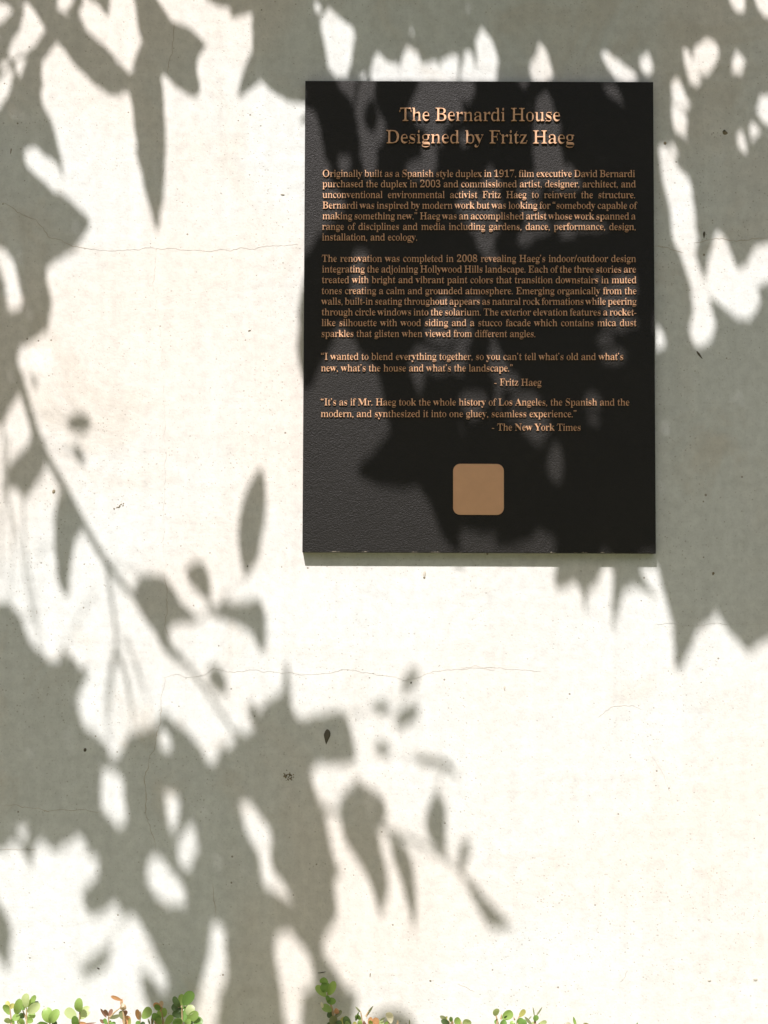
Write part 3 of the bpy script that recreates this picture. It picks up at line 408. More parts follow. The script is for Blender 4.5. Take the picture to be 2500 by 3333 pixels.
1803,792,1825,835,9,-2,49,66;563,71,593,107,7,0,46,108;1600,770,1591,816,5,9,53,71;1083,10,1045,59,6,7,70,54;1437,952,1377,971,9,-11,50,68;528,2070,535,2121,9,1,71,62;
991,3264,982,3348,9,-1,65,68;1905,1937,1907,2002,7,3,45,110;1224,441,1214,487,9,-16,81,70;1123,351,1155,400,7,4,69,74;1097,2833,1089,2894,7,10,64,103;1462,508,1472,454,7,-16,79,50;
1105,920,1078,964,11,4,53,61;1373,483,1397,529,9,-4,53,66;2058,1892,2031,1928,11,5,46,100;1090,1136,1081,1188,7,-8,48,85;1509,1754,1496,1806,10,5,72,82;2321,1107,2272,1142,6,-2,65,50;
1917,1421,1972,1439,7,11,60,54;883,2807,892,2761,8,6,74,105;735,3202,712,3245,9,-7,67,80;1390,2464,1343,2457,8,-9,61,87;1727,677,1762,718,6,-4,83,75;132,1423,132,1476,8,3,74,57;
2450,181,2414,244,8,2,72,86;1613,1824,1660,1826,9,-12,48,94;374,2490,329,2504,7,-6,86,60;1371,205,1417,191,8,-7,83,76;535,2316,505,2361,10,-12,58,71;2632,2026,2583,2059,11,-2,69,91;
2475,-52,2538,-43,6,10,70,74;178,2442,224,2414,10,3,57,65;1058,3112,1070,3158,7,-4,68,78;2266,726,2278,775,11,-8,60,61;1495,241,1504,177,6,-2,74,76;246,1764,270,1713,9,-12,75,59;
1834,1422,1779,1410,6,-14,70,75;1390,1160,1440,1179,6,-4,62,110;1785,339,1811,384,8,-1,45,88;1299,206,1254,197,6,2,84,70;1547,1049,1499,1084,7,-4,48,101;1433,1041,1379,1043,8,3,66,110;
1700,1245,1705,1314,7,2,45,93;2367,780,2389,844,7,-4,49,78;2122,201,2154,237,11,-1,78,62;2183,1881,2152,1923,9,-7,52,55;2491,403,2563,453,13,4,73,61;665,2979,707,3008,9,-1,65,88;
254,2716,298,2734,7,8,69,52;1848,1592,1822,1632,8,4,45,107;1327,550,1327,607,9,1,63,65;1664,1334,1641,1388,10,-7,65,68;2488,2063,2536,2079,10,7,60,67;827,28,785,51,7,0,62,87;
72,1284,25,1294,8,11,86,66;2003,1167,2060,1183,14,-3,67,65;1471,1821,1516,1842,8,-10,57,93;1978,954,1938,1007,8,-6,80,78;59,2690,56,2748,6,10,48,56;844,2323,826,2367,9,-6,72,69;
210,1608,194,1652,10,16,85,79;1660,1429,1708,1440,12,-7,61,73;1983,1181,1915,1213,10,4,78,66;2226,360,2265,397,10,-3,70,63;611,2690,570,2717,11,3,52,66;1277,438,1262,510,18,-16,78,81;
867,2287,845,2329,7,-4,64,71;6,70,16,119,11,-8,50,83;14,-21,32,25,9,-3,62,70;1343,539,1385,572,9,1,70,80;293,2874,294,2922,9,-8,45,96;2628,1521,2565,1562,15,0,78,67;
2021,268,2078,281,9,6,74,98;-80,-6,-153,-21,17,-10,69,69;1194,2556,1195,2647,18,5,88,81;1509,154,1554,157,10,8,48,110;1577,1250,1617,1280,11,10,72,91;462,543,465,589,9,-15,78,82;
2005,1382,1951,1371,8,8,71,64;1578,590,1580,635,9,-1,87,72;296,-23,362,10,9,-10,60,56;1048,2865,1090,2920,18,-6,46,78;425,316,446,357,8,-3,73,77;216,2257,280,2215,12,-3,45,75;
112,325,148,360,13,7,60,94;1976,1124,2068,1145,10,6,63,58;521,2926,542,2980,16,4,84,68;448,2631,406,2684,17,0,53,92;1741,65,1767,115,10,-1,69,85;2432,294,2498,310,9,-2,57,66;
352,3076,336,3128,6,5,73,64;1568,646,1570,695,6,-4,90,107;518,2360,519,2413,6,8,67,92;394,2691,389,2740,8,5,56,89;472,493,532,544,13,4,53,97;362,2901,372,2946,9,0,75,76;
391,252,387,201,11,2,85,72;1635,831,1612,874,8,1,59,103;1123,19,1140,84,11,-4,72,53;2203,811,2220,872,14,10,62,70;1753,1508,1800,1486,8,0,68,60;2122,537,2146,489,11,-11,71,50;
2224,2081,2240,2137,6,2,59,68;707,1997,732,1952,10,-1,60,92;1438,134,1498,178,12,8,75,66;535,2370,567,2418,6,-5,84,85;2281,865,2295,914,7,-4,88,109;545,2100,506,2075,11,8,78,110;
1106,612,1091,659,8,11,60,65;1525,822,1530,769,9,-7,66,97;2265,139,2255,200,6,12,82,90;1473,1632,1441,1677,13,-8,78,85;-5,985,33,1015,12,2,47,83;2333,210,2301,250,5,-3,48,71;
1477,1253,1472,1301,10,10,46,92;596,126,620,174,11,2,54,79;1023,3072,1063,3040,9,4,65,71;1578,1437,1517,1411,8,-1,62,87;260,3159,291,3116,11,16,55,99;1837,735,1776,765,14,-7,60,94;
1265,2714,1308,2747,8,15,62,92;2288,827,2306,875,7,1,56,108;452,1936,459,1995,16,-16,68,75;417,2956,405,2999,12,1,49,106;2444,2095,2500,2087,8,-3,48,90;1431,2623,1457,2670,7,-1,54,83;
2178,428,2158,479,11,5,90,83;1445,2602,1452,2655,9,12,69,82;1577,1291,1531,1298,9,-4,55,76;1088,791,1032,833,9,-1,54,73;1228,2711,1228,2767,9,-4,77,68;1113,951,1159,973,6,12,67,66;
1487,1024,1444,987,10,10,52,69;612,2613,579,2663,6,6,71,50;2199,864,2242,905,6,-8,65,90;1019,-36,1029,9,12,0,45,68;196,2150,245,2146,11,-16,60,75;2430,427,2455,385,6,-10,76,80;
630,247,639,320,7,-5,64,103;620,3356,595,3394,9,7,90,70;126,478,155,517,7,-4,45,83;2470,792,2519,790,6,1,45,82;765,3318,697,3349,18,-2,75,96;1096,2475,1145,2487,9,-4,87,64;
432,212,482,220,10,2,90,90;1306,2772,1345,2820,10,0,81,91;1592,1028,1550,1057,6,-7,59,61;68,2757,44,2707,11,2,79,97;1198,1193,1223,1242,7,-8,68,100;1955,1860,1945,1911,6,13,61,95;
427,2389,415,2434,13,-2,52,78;1983,227,1970,279,8,-5,65,67;269,2911,294,2959,6,-1,47,51;433,2480,374,2465,9,6,59,85;718,2423,771,2482,11,6,54,105;641,115,675,152,8,13,54,94;
466,1877,526,1893,12,5,48,86;1822,1199,1802,1258,9,-9,55,81;690,-44,672,3,10,-1,90,73;1664,727,1711,741,7,6,75,96;1153,942,1137,1013,8,10,45,89;1692,693,1666,734,8,0,65,102;
-21,2770,23,2734,8,0,76,93;46,19,75,65,10,-5,51,83;1825,1776,1811,1839,9,-6,56,86;584,2802,556,2842,10,3,73,63;820,2288,813,2333,10,5,57,64;818,2420,773,2371,7,-6,86,74;
1761,669,1800,691,8,5,75,61;11,1341,-4,1392,8,6,80,86;1370,1624,1397,1666,9,-10,68,64;1547,418,1508,392,11,4,70,50;1980,1081,1928,1070,7,-16,76,68;2085,1839,2069,1881,8,1,45,107;
1439,1190,1486,1175,6,-9,62,98;1051,2983,1093,3004,13,-3,72,70;286,2374,325,2413,6,1,69,109;1481,266,1530,302,6,-2,75,50;1233,414,1212,370,11,-7,72,108;348,162,307,133,11,-5,80,85;
606,2382,548,2378,10,10,65,90;239,2717,202,2754,9,-4,45,86;2276,98,2328,135,9,-6,85,79;2493,922,2475,977,7,4,81,84;1935,337,1982,361,8,-6,90,76;219,170,247,206,12,-12,68,97;
1262,518,1228,553,6,-6,66,88;1664,645,1711,661,6,5,64,110;844,1954,864,2023,10,4,67,68;1193,2558,1129,2571,14,-4,90,94;62,1579,77,1635,8,-12,82,86;42,225,62,277,7,-10,73,62;
1577,3000,1623,3019,10,-5,82,65;1695,1325,1655,1346,7,6,67,80;1886,741,1946,770,14,4,45,68;1192,940,1227,906,7,-3,61,60;493,2775,477,2825,8,16,74,89;1598,910,1620,955,12,-6,69,72;
182,1667,180,1724,10,-6,70,64;1425,1262,1411,1306,9,-17,69,72;687,2222,714,2161,8,7,90,68;2155,1434,2174,1389,12,14,84,74;2057,1013,2119,1014,7,8,65,74;894,2846,927,2880,8,-14,71,103;
1865,1528,1835,1563,8,-5,45,53;107,2776,104,2826,8,15,75,110;-42,775,-41,827,11,12,63,68;1114,2619,1109,2673,8,1,77,96;917,2594,931,2642,10,10,50,60;1132,1081,1086,1122,6,-1,72,91;
858,2877,801,2844,12,2,56,88;445,2981,479,3038,13,-12,80,55;2466,2076,2441,2123,8,-3,63,56;853,256,817,285,7,1,51,72;2021,1918,2019,1970,12,13,64,110;289,3132,254,3166,8,1,67,103;
334,165,375,195,10,-4,63,59;281,2170,262,2223,8,4,54,69;2354,728,2326,764,7,8,61,67;2268,2031,2313,2018,9,9,67,88;1917,611,1871,635,7,6,72,106;1057,2327,994,2340,11,-6,69,93;
1947,145,1962,197,10,16,67,87;2518,776,2556,802,11,-7,78,72;1007,872,984,942,10,-8,72,86;1853,1861,1880,1908,10,-9,58,85;-19,499,49,498,10,-6,74,76;688,1971,728,1999,8,-1,86,69;
1521,1066,1568,1085,13,-5,58,72;607,2920,621,2977,10,-2,53,59;934,2287,961,2329,7,3,53,76;1421,2575,1451,2620,8,12,72,64;1613,1006,1570,1021,11,-2,61,61;1717,766,1683,801,8,-5,71,89;
395,-47,445,-38,8,-3,71,58;647,2432,676,2482,6,7,76,85;1403,1261,1382,1305,7,-9,67,93;509,763,523,710,6,-9,74,71;1248,1259,1250,1317,10,-10,62,79;1267,431,1262,488,10,-12,45,88;
1636,1382,1660,1429,8,11,72,95;1916,1017,1971,1012,7,-1,80,92;1408,1078,1341,1081,10,-5,74,84;770,2663,803,2708,8,-1,78,96;2037,201,2073,240,10,-8,78,54;2169,646,2185,726,8,4,55,92;
155,947,169,997,8,10,67,56;56,2018,93,2090,9,-1,56,109;2069,1083,2117,1107,7,-7,62,107;192,1595,189,1651,7,-10,65,80;194,540,209,583,5,-1,74,95;2440,27,2485,44,10,16,72,87;
-37,856,8,858,5,10,50,104;-28,199,29,197,9,-4,76,86;157,972,170,1020,8,13,77,84;1281,1441,1272,1486,11,-15,80,105;893,3133,910,3196,8,4,82,62;2145,248,2095,248,9,0,65,92;
946,288,957,338,7,7,68,58;69,183,29,206,5,3,85,80;1105,52,1159,92,9,-4,58,80;658,1826,640,1871,7,-14,45,78;826,2290,826,2336,8,2,66,88;2341,128,2347,174,8,-8,75,110;
1978,806,1910,822,10,1,46,106;994,388,1046,411,6,7,80,84;1157,972,1110,982,9,-6,67,76;584,2588,600,2633,7,-6,45,79;656,160,635,212,12,16,76,98;2379,191,2381,249,6,6,70,100;
1482,1786,1487,1841,10,4,90,50;409,2676,435,2727,10,6,56,84;175,405,125,379,8,-16,69,89;585,3207,538,3217,10,-3,53,96;1582,689,1539,706,5,3,68,90;1744,357,1749,433,10,10,81,68;
1020,35,1044,94,13,6,53,52;1888,1525,1830,1519,8,-5,64,72;62,849,53,900,13,-16,71,107;2366,13,2406,48,7,4,64,99;1404,1168,1440,1200,6,-16,46,109;1601,116,1614,167,6,-7,89,84"""
# twigs: from x, from y, to x, to y, radius in tenths of a millimetre
TWIGS = """2341,149,2343,147,6;542,2090,541,2092,7;1660,700,1658,703,6;377,2487,374,2489,7;1520,2865,1524,2864,6;128,1430,124,1427,6;1230,140,1224,136,6;1660,657,1666,656,10;541,2092,544,2100,6;129,-141,121,-143,6;
128,1430,132,1422,6;2429,460,2436,463,6;385,-128,376,-131,6;1589,914,1598,910,6;423,2483,433,2479,6;115,1400,120,1409,6;1130,2655,1118,2655,12;2420,420,2429,426,6;680,-117,668,-117,6;570,2120,558,2117,6;
1666,656,1663,644,9;2330,110,2342,114,7;1160,420,1157,407,12;1520,2865,1510,2855,6;1662,-88,1668,-100,6;1677,314,1690,318,6;2342,114,2341,128,6;-88,-152,-80,-139,6;-111,629,-115,614,6;1646,743,1647,727,7;
2429,-83,2442,-89,6;215,1840,228,1833,6;1160,-86,1165,-100,6;377,2487,371,2472,6;-10,1000,-4,985,6;1168,462,1165,477,6;1042,2632,1056,2625,6;461,1981,471,1969,6;1040,-89,1040,-105,6;515,2060,527,2070,6;
-73,757,-75,773,6;1647,727,1663,727,7;330,2490,321,2504,21;1523,1083,1520,1065,10;2292,2008,2299,2023,9;2514,-71,2508,-54,6;1617,829,1634,831,9;2000,1400,2004,1382,6;1080,-88,1067,-74,11;434,1941,451,1935,10;
1728,52,1741,65,7;700,2550,681,2554,6;1210,220,1202,237,6;807,2603,824,2596,6;1617,829,1611,810,6;1686,271,1704,277,7;2500,1480,2498,1460,6;-50,840,-37,855,6;1183,547,1178,567,7;2420,420,2428,400,7;
-15,2525,-25,2543,6;1686,271,1665,278,6;2388,1720,2394,1698,6;2557,-66,2556,-88,6;1630,1404,1635,1381,14;900,2610,917,2593,6;2471,-77,2456,-57,9;2456,-57,2474,-52,6;720,2650,695,2654,6;2364,226,2383,211,7;
2383,211,2378,191,6;377,2487,398,2475,6;1178,567,1160,583,6;700,2550,723,2557,6;770,2400,773,2375,6;215,1840,190,1845,6;2409,381,2426,362,10;2426,362,2444,346,10;2444,346,2446,334,9;1875,1390,1863,1366,29;
1863,1366,1864,1358,29;2324,68,2348,79,6;1619,-86,1601,-107,6;1660,657,1632,659,6;2129,1443,2154,1433,6;1917,1393,1917,1420,6;1917,1393,1907,1366,6;1590,1412,1578,1437,11;1578,1437,1565,1449,11;1250,60,1227,42,7;
1660,700,1688,694,7;1688,694,1692,692,6;2352,188,2332,210,10;2332,210,2321,233,10;22,1560,51,1561,7;51,1561,62,1579,7;374,2489,386,2517,6;-60,800,-41,775,6;1542,1042,1547,1049,7;26,1600,9,1573,6;
1646,743,1614,740,6;2456,-57,2440,-31,7;28,1135,49,1157,6;1210,2685,1227,2711,6;680,-117,677,-85,7;1210,220,1184,200,7;1184,200,1179,173,6;2303,1967,2335,1964,11;2335,1964,2337,1987,11;1157,407,1147,376,12;
1875,1390,1883,1421,6;960,-93,973,-122,6;2299,2023,2267,2030,9;224,1617,191,1609,9;191,1609,191,1595,6;191,1609,209,1608,6;191,1609,209,1612,6;191,1609,215,1614,6;1214,716,1181,725,7;1663,644,1630,638,6;
128,1430,113,1460,6;488,2020,522,2020,15;1663,644,1696,636,8;1696,636,1700,636,7;1700,636,1705,611,7;2420,420,2389,436,9;1634,831,1640,796,6;45,1190,67,1216,7;1833,1387,1834,1422,11;1834,1422,1816,1423,6;
1834,1422,1829,1444,11;1147,376,1122,351,12;2086,-86,2107,-58,6;1227,42,1191,42,6;80,1285,72,1283,6;1118,2655,1113,2619,9;1704,277,1727,250,6;1265,925,1298,909,7;25,1513,33,1511,7;2318,26,2289,49,17;
1792,1383,1762,1360,6;1118,2655,1113,2691,9;2380,1492,2377,1529,8;1181,725,1145,714,6;1630,1404,1659,1429,7;1659,1429,1660,1449,7;1547,1049,1557,1045,7;1067,-74,1042,-43,10;1042,-43,1019,-35,7;1019,-35,1014,-30,7;
1705,611,1743,621,6;1741,65,1780,61,6;797,3129,765,3153,10;1574,957,1596,990,9;1596,990,1608,989,7;1608,989,1612,1006,6;1596,990,1590,1007,7;1590,1007,1591,1028,6;451,1935,435,1897,6;2377,1529,2363,1569,7;
2363,1569,2354,1598,7;2354,1598,2327,1606,6;677,-85,690,-44,7;690,-44,719,-47,6;1660,1449,1703,1450,6;1113,2619,1126,2578,8;1126,2578,1120,2575,6;2446,334,2431,294,9;1531,-84,1523,-126,7;1523,-126,1500,-140,6;
33,1511,60,1477,6;2428,400,2470,389,7;2470,389,2490,403,6;2431,294,2437,250,8;2437,250,2422,215,7;2422,215,2450,181,7;900,2610,893,2654,9;2214,1471,2222,1426,6;2440,-31,2455,11,7;2455,11,2439,26,6;
893,2654,877,2697,6;2612,1412,2586,1371,6;470,2480,460,2526,7;10,1390,11,1341,9;11,1341,24,1326,6;244,1654,210,1690,7;210,1690,202,1697,7;202,1697,182,1666,6;650,2525,656,2476,12;656,2476,646,2431,12;
646,2431,626,2408,12;626,2408,606,2382,11;606,2382,591,2368,11;591,2368,568,2370,11;568,2370,534,2369,10;534,2369,517,2360,10;517,2360,491,2370,7;491,2370,465,2377,7;517,2360,525,2326,7;525,2326,534,2315,6;
525,2326,558,2335,6;465,2377,427,2389,6;2318,26,2365,12,7;2365,12,2372,-15,6;2365,12,2391,54,6;2289,49,2276,97,17;2276,97,2264,139,17;2264,139,2245,158,17;2245,158,2221,152,16;2221,152,2233,117,7;
2221,152,2177,155,16;1634,831,1684,842,7;1684,842,1696,875,7;720,2650,769,2663,7;769,2663,791,2668,6;1660,571,1611,587,13;1611,587,1580,545,13;1580,545,1577,589,13;770,2400,818,2420,13;257,-133,234,-85,25;
650,2525,619,2568,9;619,2568,584,2587,8;584,2587,611,2612,7;470,-125,453,-74,10;453,-74,444,-46,9;444,-46,423,-40,7;423,-40,394,-46,7;394,-46,355,-51,6;444,-46,493,-38,7;493,-38,512,-36,6;
791,3086,741,3104,6;1488,-82,1502,-30,6;451,1935,455,1882,9;455,1882,475,1870,8;475,1870,466,1876,7;466,1876,500,1868,6;1487,1167,1438,1190,17;1438,1190,1407,1175,17;1407,1175,1404,1167,17;1404,1167,1390,1159,17;
1520,1065,1487,1023,10;1487,1023,1470,1022,8;1470,1022,1468,995,7;1487,1023,1507,1001,7;1507,1001,1501,981,6;1468,995,1446,966,7;1446,966,1436,952,6;786,3043,749,3002,14;321,2504,323,2559,21;323,2559,327,2599,21;
327,2599,298,2628,21;62,1579,115,1564,6;234,-85,251,-32,25;251,-32,245,-8,25;245,-8,247,1,25;251,-32,296,-22,7;296,-22,305,-2,6;1635,1381,1664,1333,14;1664,1333,1668,1318,13;1668,1318,1694,1324,9;
1668,1318,1634,1316,12;1634,1316,1599,1316,11;1599,1316,1617,1336,7;1617,1336,1603,1350,6;1599,1316,1577,1290,10;1577,1290,1576,1249,10;1576,1249,1586,1206,9;1694,1324,1743,1316,7;1743,1316,1746,1323,6;1586,1206,1573,1155,8;
1573,1155,1556,1161,7;1556,1161,1547,1135,7;1547,1135,1587,1101,6;880,-100,884,-43,8;2233,117,2205,68,7;1576,1249,1523,1229,6;1577,589,1568,646,12;1568,646,1582,689,6;765,3153,734,3202,9;734,3202,714,3233,9;
714,3233,714,3275,8;2086,1429,2080,1486,7;247,1,255,59,24;460,2526,509,2558,6;1290,2715,1305,2771,10;1305,2771,1277,2779,7;1305,2771,1339,2810,8;1339,2810,1317,2850,7;1550,2898,1561,2955,9;1561,2955,1608,2982,8;
1608,2982,1576,2999,6;1608,2982,1623,3023,7;1623,3023,1647,3011,6;2514,-71,2514,-130,6;208,2115,205,2128,12;205,2128,195,2149,11;1568,646,1509,633,12;1509,633,1452,638,11;1452,638,1450,657,10;1210,2685,1258,2649,6;
1207,673,1242,624,13;1242,624,1228,609,6;2321,233,2321,294,9;-150,500,-90,488,8;2321,294,2294,349,9;2294,349,2250,330,7;2471,660,2440,713,13;2440,713,2473,752,13;2473,752,2469,791,12;2469,791,2439,825,11;
2469,791,2517,776,7;1829,1444,1774,1470,7;207,2527,234,2582,6;1230,140,1288,161,15;1288,161,1323,134,15;1323,134,1305,107,7;1288,161,1298,205,6;1323,134,1371,162,14;1371,162,1371,204,13;1371,204,1403,199,13;
1403,199,1413,166,13;1413,166,1437,134,13;1305,107,1327,48,6;250,2520,226,2460,7;226,2460,195,2451,7;195,2451,178,2441,6;1253,883,1194,908,7;1194,908,1191,939,6;1194,908,1205,955,6;466,1876,530,1874,6;
2177,155,2112,157,15;2112,157,2122,201,9;2112,157,2073,185,14;2073,185,2061,199,13;2061,199,2037,201,13;2122,201,2144,247,8;2144,247,2190,226,7;2190,226,2223,245,6;2061,199,2077,252,6;2144,247,2184,294,6;
1014,-30,1019,34,6;2439,825,2385,788,11;2385,788,2367,780,10;2367,780,2383,752,10;2383,752,2353,728,9;737,2743,672,2734,7;672,2734,640,2690,6;234,-85,180,-48,6;1390,1159,1329,1185,16;1329,1185,1282,1164,16;
1282,1164,1317,1132,9;-170,412,-112,380,9;-112,380,-62,368,8;-62,368,-20,384,6;-62,368,-44,308,7;-44,308,-26,293,6;1575,-85,1571,-19,6;1663,727,1717,766,6;1277,2779,1265,2713,6;714,3275,765,3317,7;
2267,2030,2223,2080,8;2223,2080,2209,2103,7;2209,2103,2237,2123,6;2223,2080,2192,2052,6;1703,186,1636,181,7;1042,-43,1083,10,8;1083,10,1122,19,7;1122,19,1104,51,6;1083,10,1048,36,6;1042,2632,1061,2696,6;
1829,1444,1839,1511,9;1839,1511,1864,1527,8;1864,1527,1888,1525,6;1864,1527,1852,1558,7;1852,1558,1848,1591,6;1864,1358,1914,1312,29;1914,1312,1927,1250,28;1927,1250,1934,1237,28;1934,1237,1923,1209,28;1923,1209,1886,1202,8;
1923,1209,1955,1167,6;1886,1202,1821,1199,7;1821,1199,1797,1246,7;1797,1246,1835,1263,6;1923,1209,1982,1181,28;1982,1181,2000,1176,27;2000,1176,2003,1166,27;2003,1166,2040,1135,27;2040,1135,2044,1131,26;2040,1135,1975,1123,11;
1975,1123,1968,1125,11;1968,1125,1922,1096,11;1922,1096,1979,1081,10;1979,1081,1945,1038,9;1945,1038,1915,1016,9;1915,1016,1920,985,8;1920,985,1964,983,7;1964,983,1978,954,7;1978,954,2007,939,6;1922,1096,1964,1048,6;
298,2628,345,2677,21;345,2677,387,2704,17;387,2704,394,2691,16;394,2691,442,2669,16;442,2669,408,2676,7;408,2676,415,2639,7;415,2639,447,2630,6;345,2677,305,2720,14;305,2720,253,2716,14;253,2716,238,2716,13;
238,2716,206,2690,13;206,2690,184,2737,7;184,2737,193,2768,6;2250,330,2238,397,6;192,1805,246,1763,6;2294,349,2226,360,7;1126,2578,1193,2557,7;1193,2557,1193,2555,6;1160,420,1091,434,9;1091,434,1066,427,8;
1066,427,1033,396,7;1033,396,994,388,7;994,388,970,397,6;2389,436,2325,468,8;2325,468,2300,523,7;-90,488,-19,499,7;1190,300,1260,284,7;1260,284,1300,275,7;1300,275,1338,264,6;2300,523,2258,581,7;
2258,581,2290,619,6;1437,134,1508,154,12;1508,154,1510,173,6;1508,154,1551,165,6;1508,154,1507,199,11;1507,199,1495,241,11;1495,241,1492,241,6;1495,241,1499,271,10;1499,271,1480,266,8;1480,266,1470,289,7;
1470,289,1454,277,6;1470,289,1484,310,6;1499,271,1534,275,7;1534,275,1567,301,6;1508,154,1538,104,6;1122,351,1067,302,11;1067,302,1077,259,11;1077,259,1017,263,11;2037,201,1981,152,13;1981,152,1987,138,12;
1987,138,1965,128,12;1965,128,1947,144,12;1947,144,1912,140,6;1947,144,1956,185,11;818,2420,746,2440,7;746,2440,718,2432,7;718,2432,717,2422,6;1669,357,1743,357,7;1743,357,1750,377,6;1743,357,1784,338,6;
1636,181,1601,115,7;1601,115,1631,85,6;1450,657,1421,726,9;1421,726,1385,701,7;1385,701,1357,634,6;2205,68,2135,39,6;765,3317,699,3355,7;699,3355,705,3399,6;1017,263,946,288,10;946,288,930,328,7;
930,328,964,328,7;964,328,972,336,6;1017,263,1039,191,6;1210,2685,1263,2631,6;2892,620,2822,650,6;2000,1176,2071,1205,6;-19,499,38,448,7;38,448,83,455,6;1956,185,1889,224,11;1889,224,1921,284,10;
1921,284,1915,301,7;1915,301,1898,329,7;1898,329,1934,336,6;611,2612,611,2690,7;611,2690,598,2702,6;1317,1132,1393,1111,8;1393,1111,1383,1042,7;1383,1042,1408,1077,6;1383,1042,1432,1040,6;10,1080,88,1082,14;
88,1082,151,1068,14;151,1068,140,1027,14;140,1027,156,1082,6;140,1027,156,972,13;156,972,157,962,13;157,962,154,946,12;154,946,136,897,12;136,897,138,845,12;138,845,120,809,9;138,845,191,823,9;
191,823,228,801,9;228,801,230,756,8;230,756,266,771,6;120,809,62,848,8;62,848,46,863,6;62,848,34,801,7;34,801,20,805,6;156,972,81,968,6;1113,2691,1146,2763,8;1694,1324,1699,1245,7;
1699,1245,1656,1260,6;-140,2500,-145,2579,7;442,2669,486,2739,15;486,2739,461,2760,15;461,2760,492,2775,15;492,2775,541,2805,7;541,2805,583,2801,6;780,3000,862,3009,16;862,3009,899,3012,15;899,3012,937,2972,15;
255,59,173,77,24;173,77,170,100,23;170,100,123,150,16;123,150,108,179,15;108,179,103,181,15;103,181,69,182,15;69,182,49,196,15;49,196,35,191,9;49,196,42,224,13;42,224,32,221,6;
42,224,51,237,12;51,237,58,259,12;35,191,0,169,8;0,169,-28,199,6;58,259,26,309,6;58,259,132,252,11;132,252,111,324,11;111,324,128,352,11;128,352,160,381,10;160,381,167,405,10;
167,405,174,404,6;167,405,180,449,9;180,449,125,478,7;125,478,117,472,6;180,449,189,510,7;189,510,193,539,6;170,100,237,145,18;237,145,218,169,6;237,145,308,170,17;308,170,334,164,17;
334,164,347,161,17;1921,284,1983,226,8;1983,226,2012,289,7;2012,289,2020,268,6;2012,289,2017,351,6;1440,2790,1451,2775,12;522,2020,577,1955,15;1242,624,1237,538,13;1237,538,1261,518,13;1261,518,1326,549,9;
1326,549,1343,539,9;1343,539,1384,553,6;1343,539,1400,512,7;1400,512,1372,482,7;1372,482,1378,464,6;1261,518,1276,438,10;1276,438,1266,431,10;1266,431,1223,441,9;1223,441,1233,414,7;1223,441,1193,438,7;
1193,438,1190,419,6;1233,414,1212,384,7;1212,384,1219,379,6;173,77,116,11,12;116,11,94,1,11;94,1,83,-7,11;83,-7,72,23,11;72,23,60,38,10;60,38,46,18,10;46,18,34,6,9;
34,6,13,-21,9;13,-21,17,-47,6;492,2775,469,2858,14;469,2858,396,2818,14;2517,776,2600,749,7;2600,749,2641,822,6;1565,1449,1507,1384,10;1507,1384,1476,1360,10;2353,728,2265,725,9;814,3257,891,3298,7;
891,3298,907,3246,6;749,3002,664,2978,14;664,2978,674,3023,13;674,3023,665,3048,12;664,2978,635,2919,8;635,2919,606,2920,6;1421,726,1508,740,7;635,2919,633,2831,7;633,2831,620,2819,6;396,2818,362,2900,13;
362,2900,384,2920,12;362,2900,322,2912,8;384,2920,417,2955,12;417,2955,444,2981,9;444,2981,468,3022,7;322,2912,292,2873,7;292,2873,269,2910,6;468,3022,506,3061,6;322,2912,286,2980,6;2044,1131,2127,1099,25;
2127,1099,2069,1082,25;2069,1082,2079,1056,25;2079,1056,2089,1031,25;2089,1031,2083,1025,15;2083,1025,2056,1012,6;2079,1056,2045,1053,6;1282,1164,1198,1193,15;1198,1193,1183,1189,14;1183,1189,1174,1130,14;1174,1130,1132,1080,14;
1132,1080,1074,1092,9;1074,1092,1089,1136,8;1132,1080,1155,1022,12;1155,1022,1130,944,12;1130,944,1112,951,9;1130,944,1153,942,6;1112,951,1105,919,8;1130,944,1157,972,6;1130,944,1157,908,8;1157,908,1151,853,7;
1151,853,1102,828,7;1102,828,1087,791,6;1105,919,1026,914,7;1026,914,1000,901,7;1000,901,1007,871,6;1198,1193,1247,1258,6;1774,1470,1757,1494,7;1757,1494,1752,1507,6;2089,1031,2086,941,21;2086,941,2089,894,21;
2089,894,2109,888,21;2109,888,2145,839,21;2145,839,2117,806,16;2145,839,2198,863,15;2198,863,2210,834,14;2210,834,2202,811,14;2198,863,2230,896,7;2202,811,2170,745,13;2170,745,2172,708,13;2172,708,2185,691,6;
2172,708,2168,646,13;2168,646,2098,650,6;2117,806,2031,824,16;2031,824,2011,789,16;2011,789,1977,806,9;2011,789,1968,774,14;1977,806,1928,868,8;1928,868,1913,856,7;1913,856,1885,840,6;1913,856,1873,807,6;
1968,774,1885,741,14;1885,741,1850,733,13;1850,733,1837,735,11;1837,735,1794,733,11;1794,733,1751,698,9;1751,698,1726,676,9;1726,676,1760,668,8;1760,668,1785,660,7;1785,660,1803,668,6;1785,660,1773,636,6;
1794,733,1802,791,7;1802,791,1834,805,6;1850,733,1881,672,10;1881,672,1932,654,9;1932,654,1916,611,9;1916,611,1929,551,8;1929,551,1847,547,7;1847,547,1823,491,6;2168,646,2129,565,12;2129,565,2121,537,11;
2129,565,2151,544,6;2121,537,2103,493,11;2103,493,2088,462,10;2088,462,2116,424,10;2116,424,2160,409,9;2160,409,2178,428,9;2178,428,2193,423,6;2178,428,2175,486,7;2175,486,2198,513,7;2198,513,2206,501,6;
2103,493,2048,531,6;751,2829,842,2829,7;842,2829,858,2877,6;842,2829,833,2760,6;884,-43,827,27,7;827,27,794,13,6;1660,443,1578,397,7;1578,397,1546,417,7;1546,417,1512,377,6;577,1955,646,2018,14;
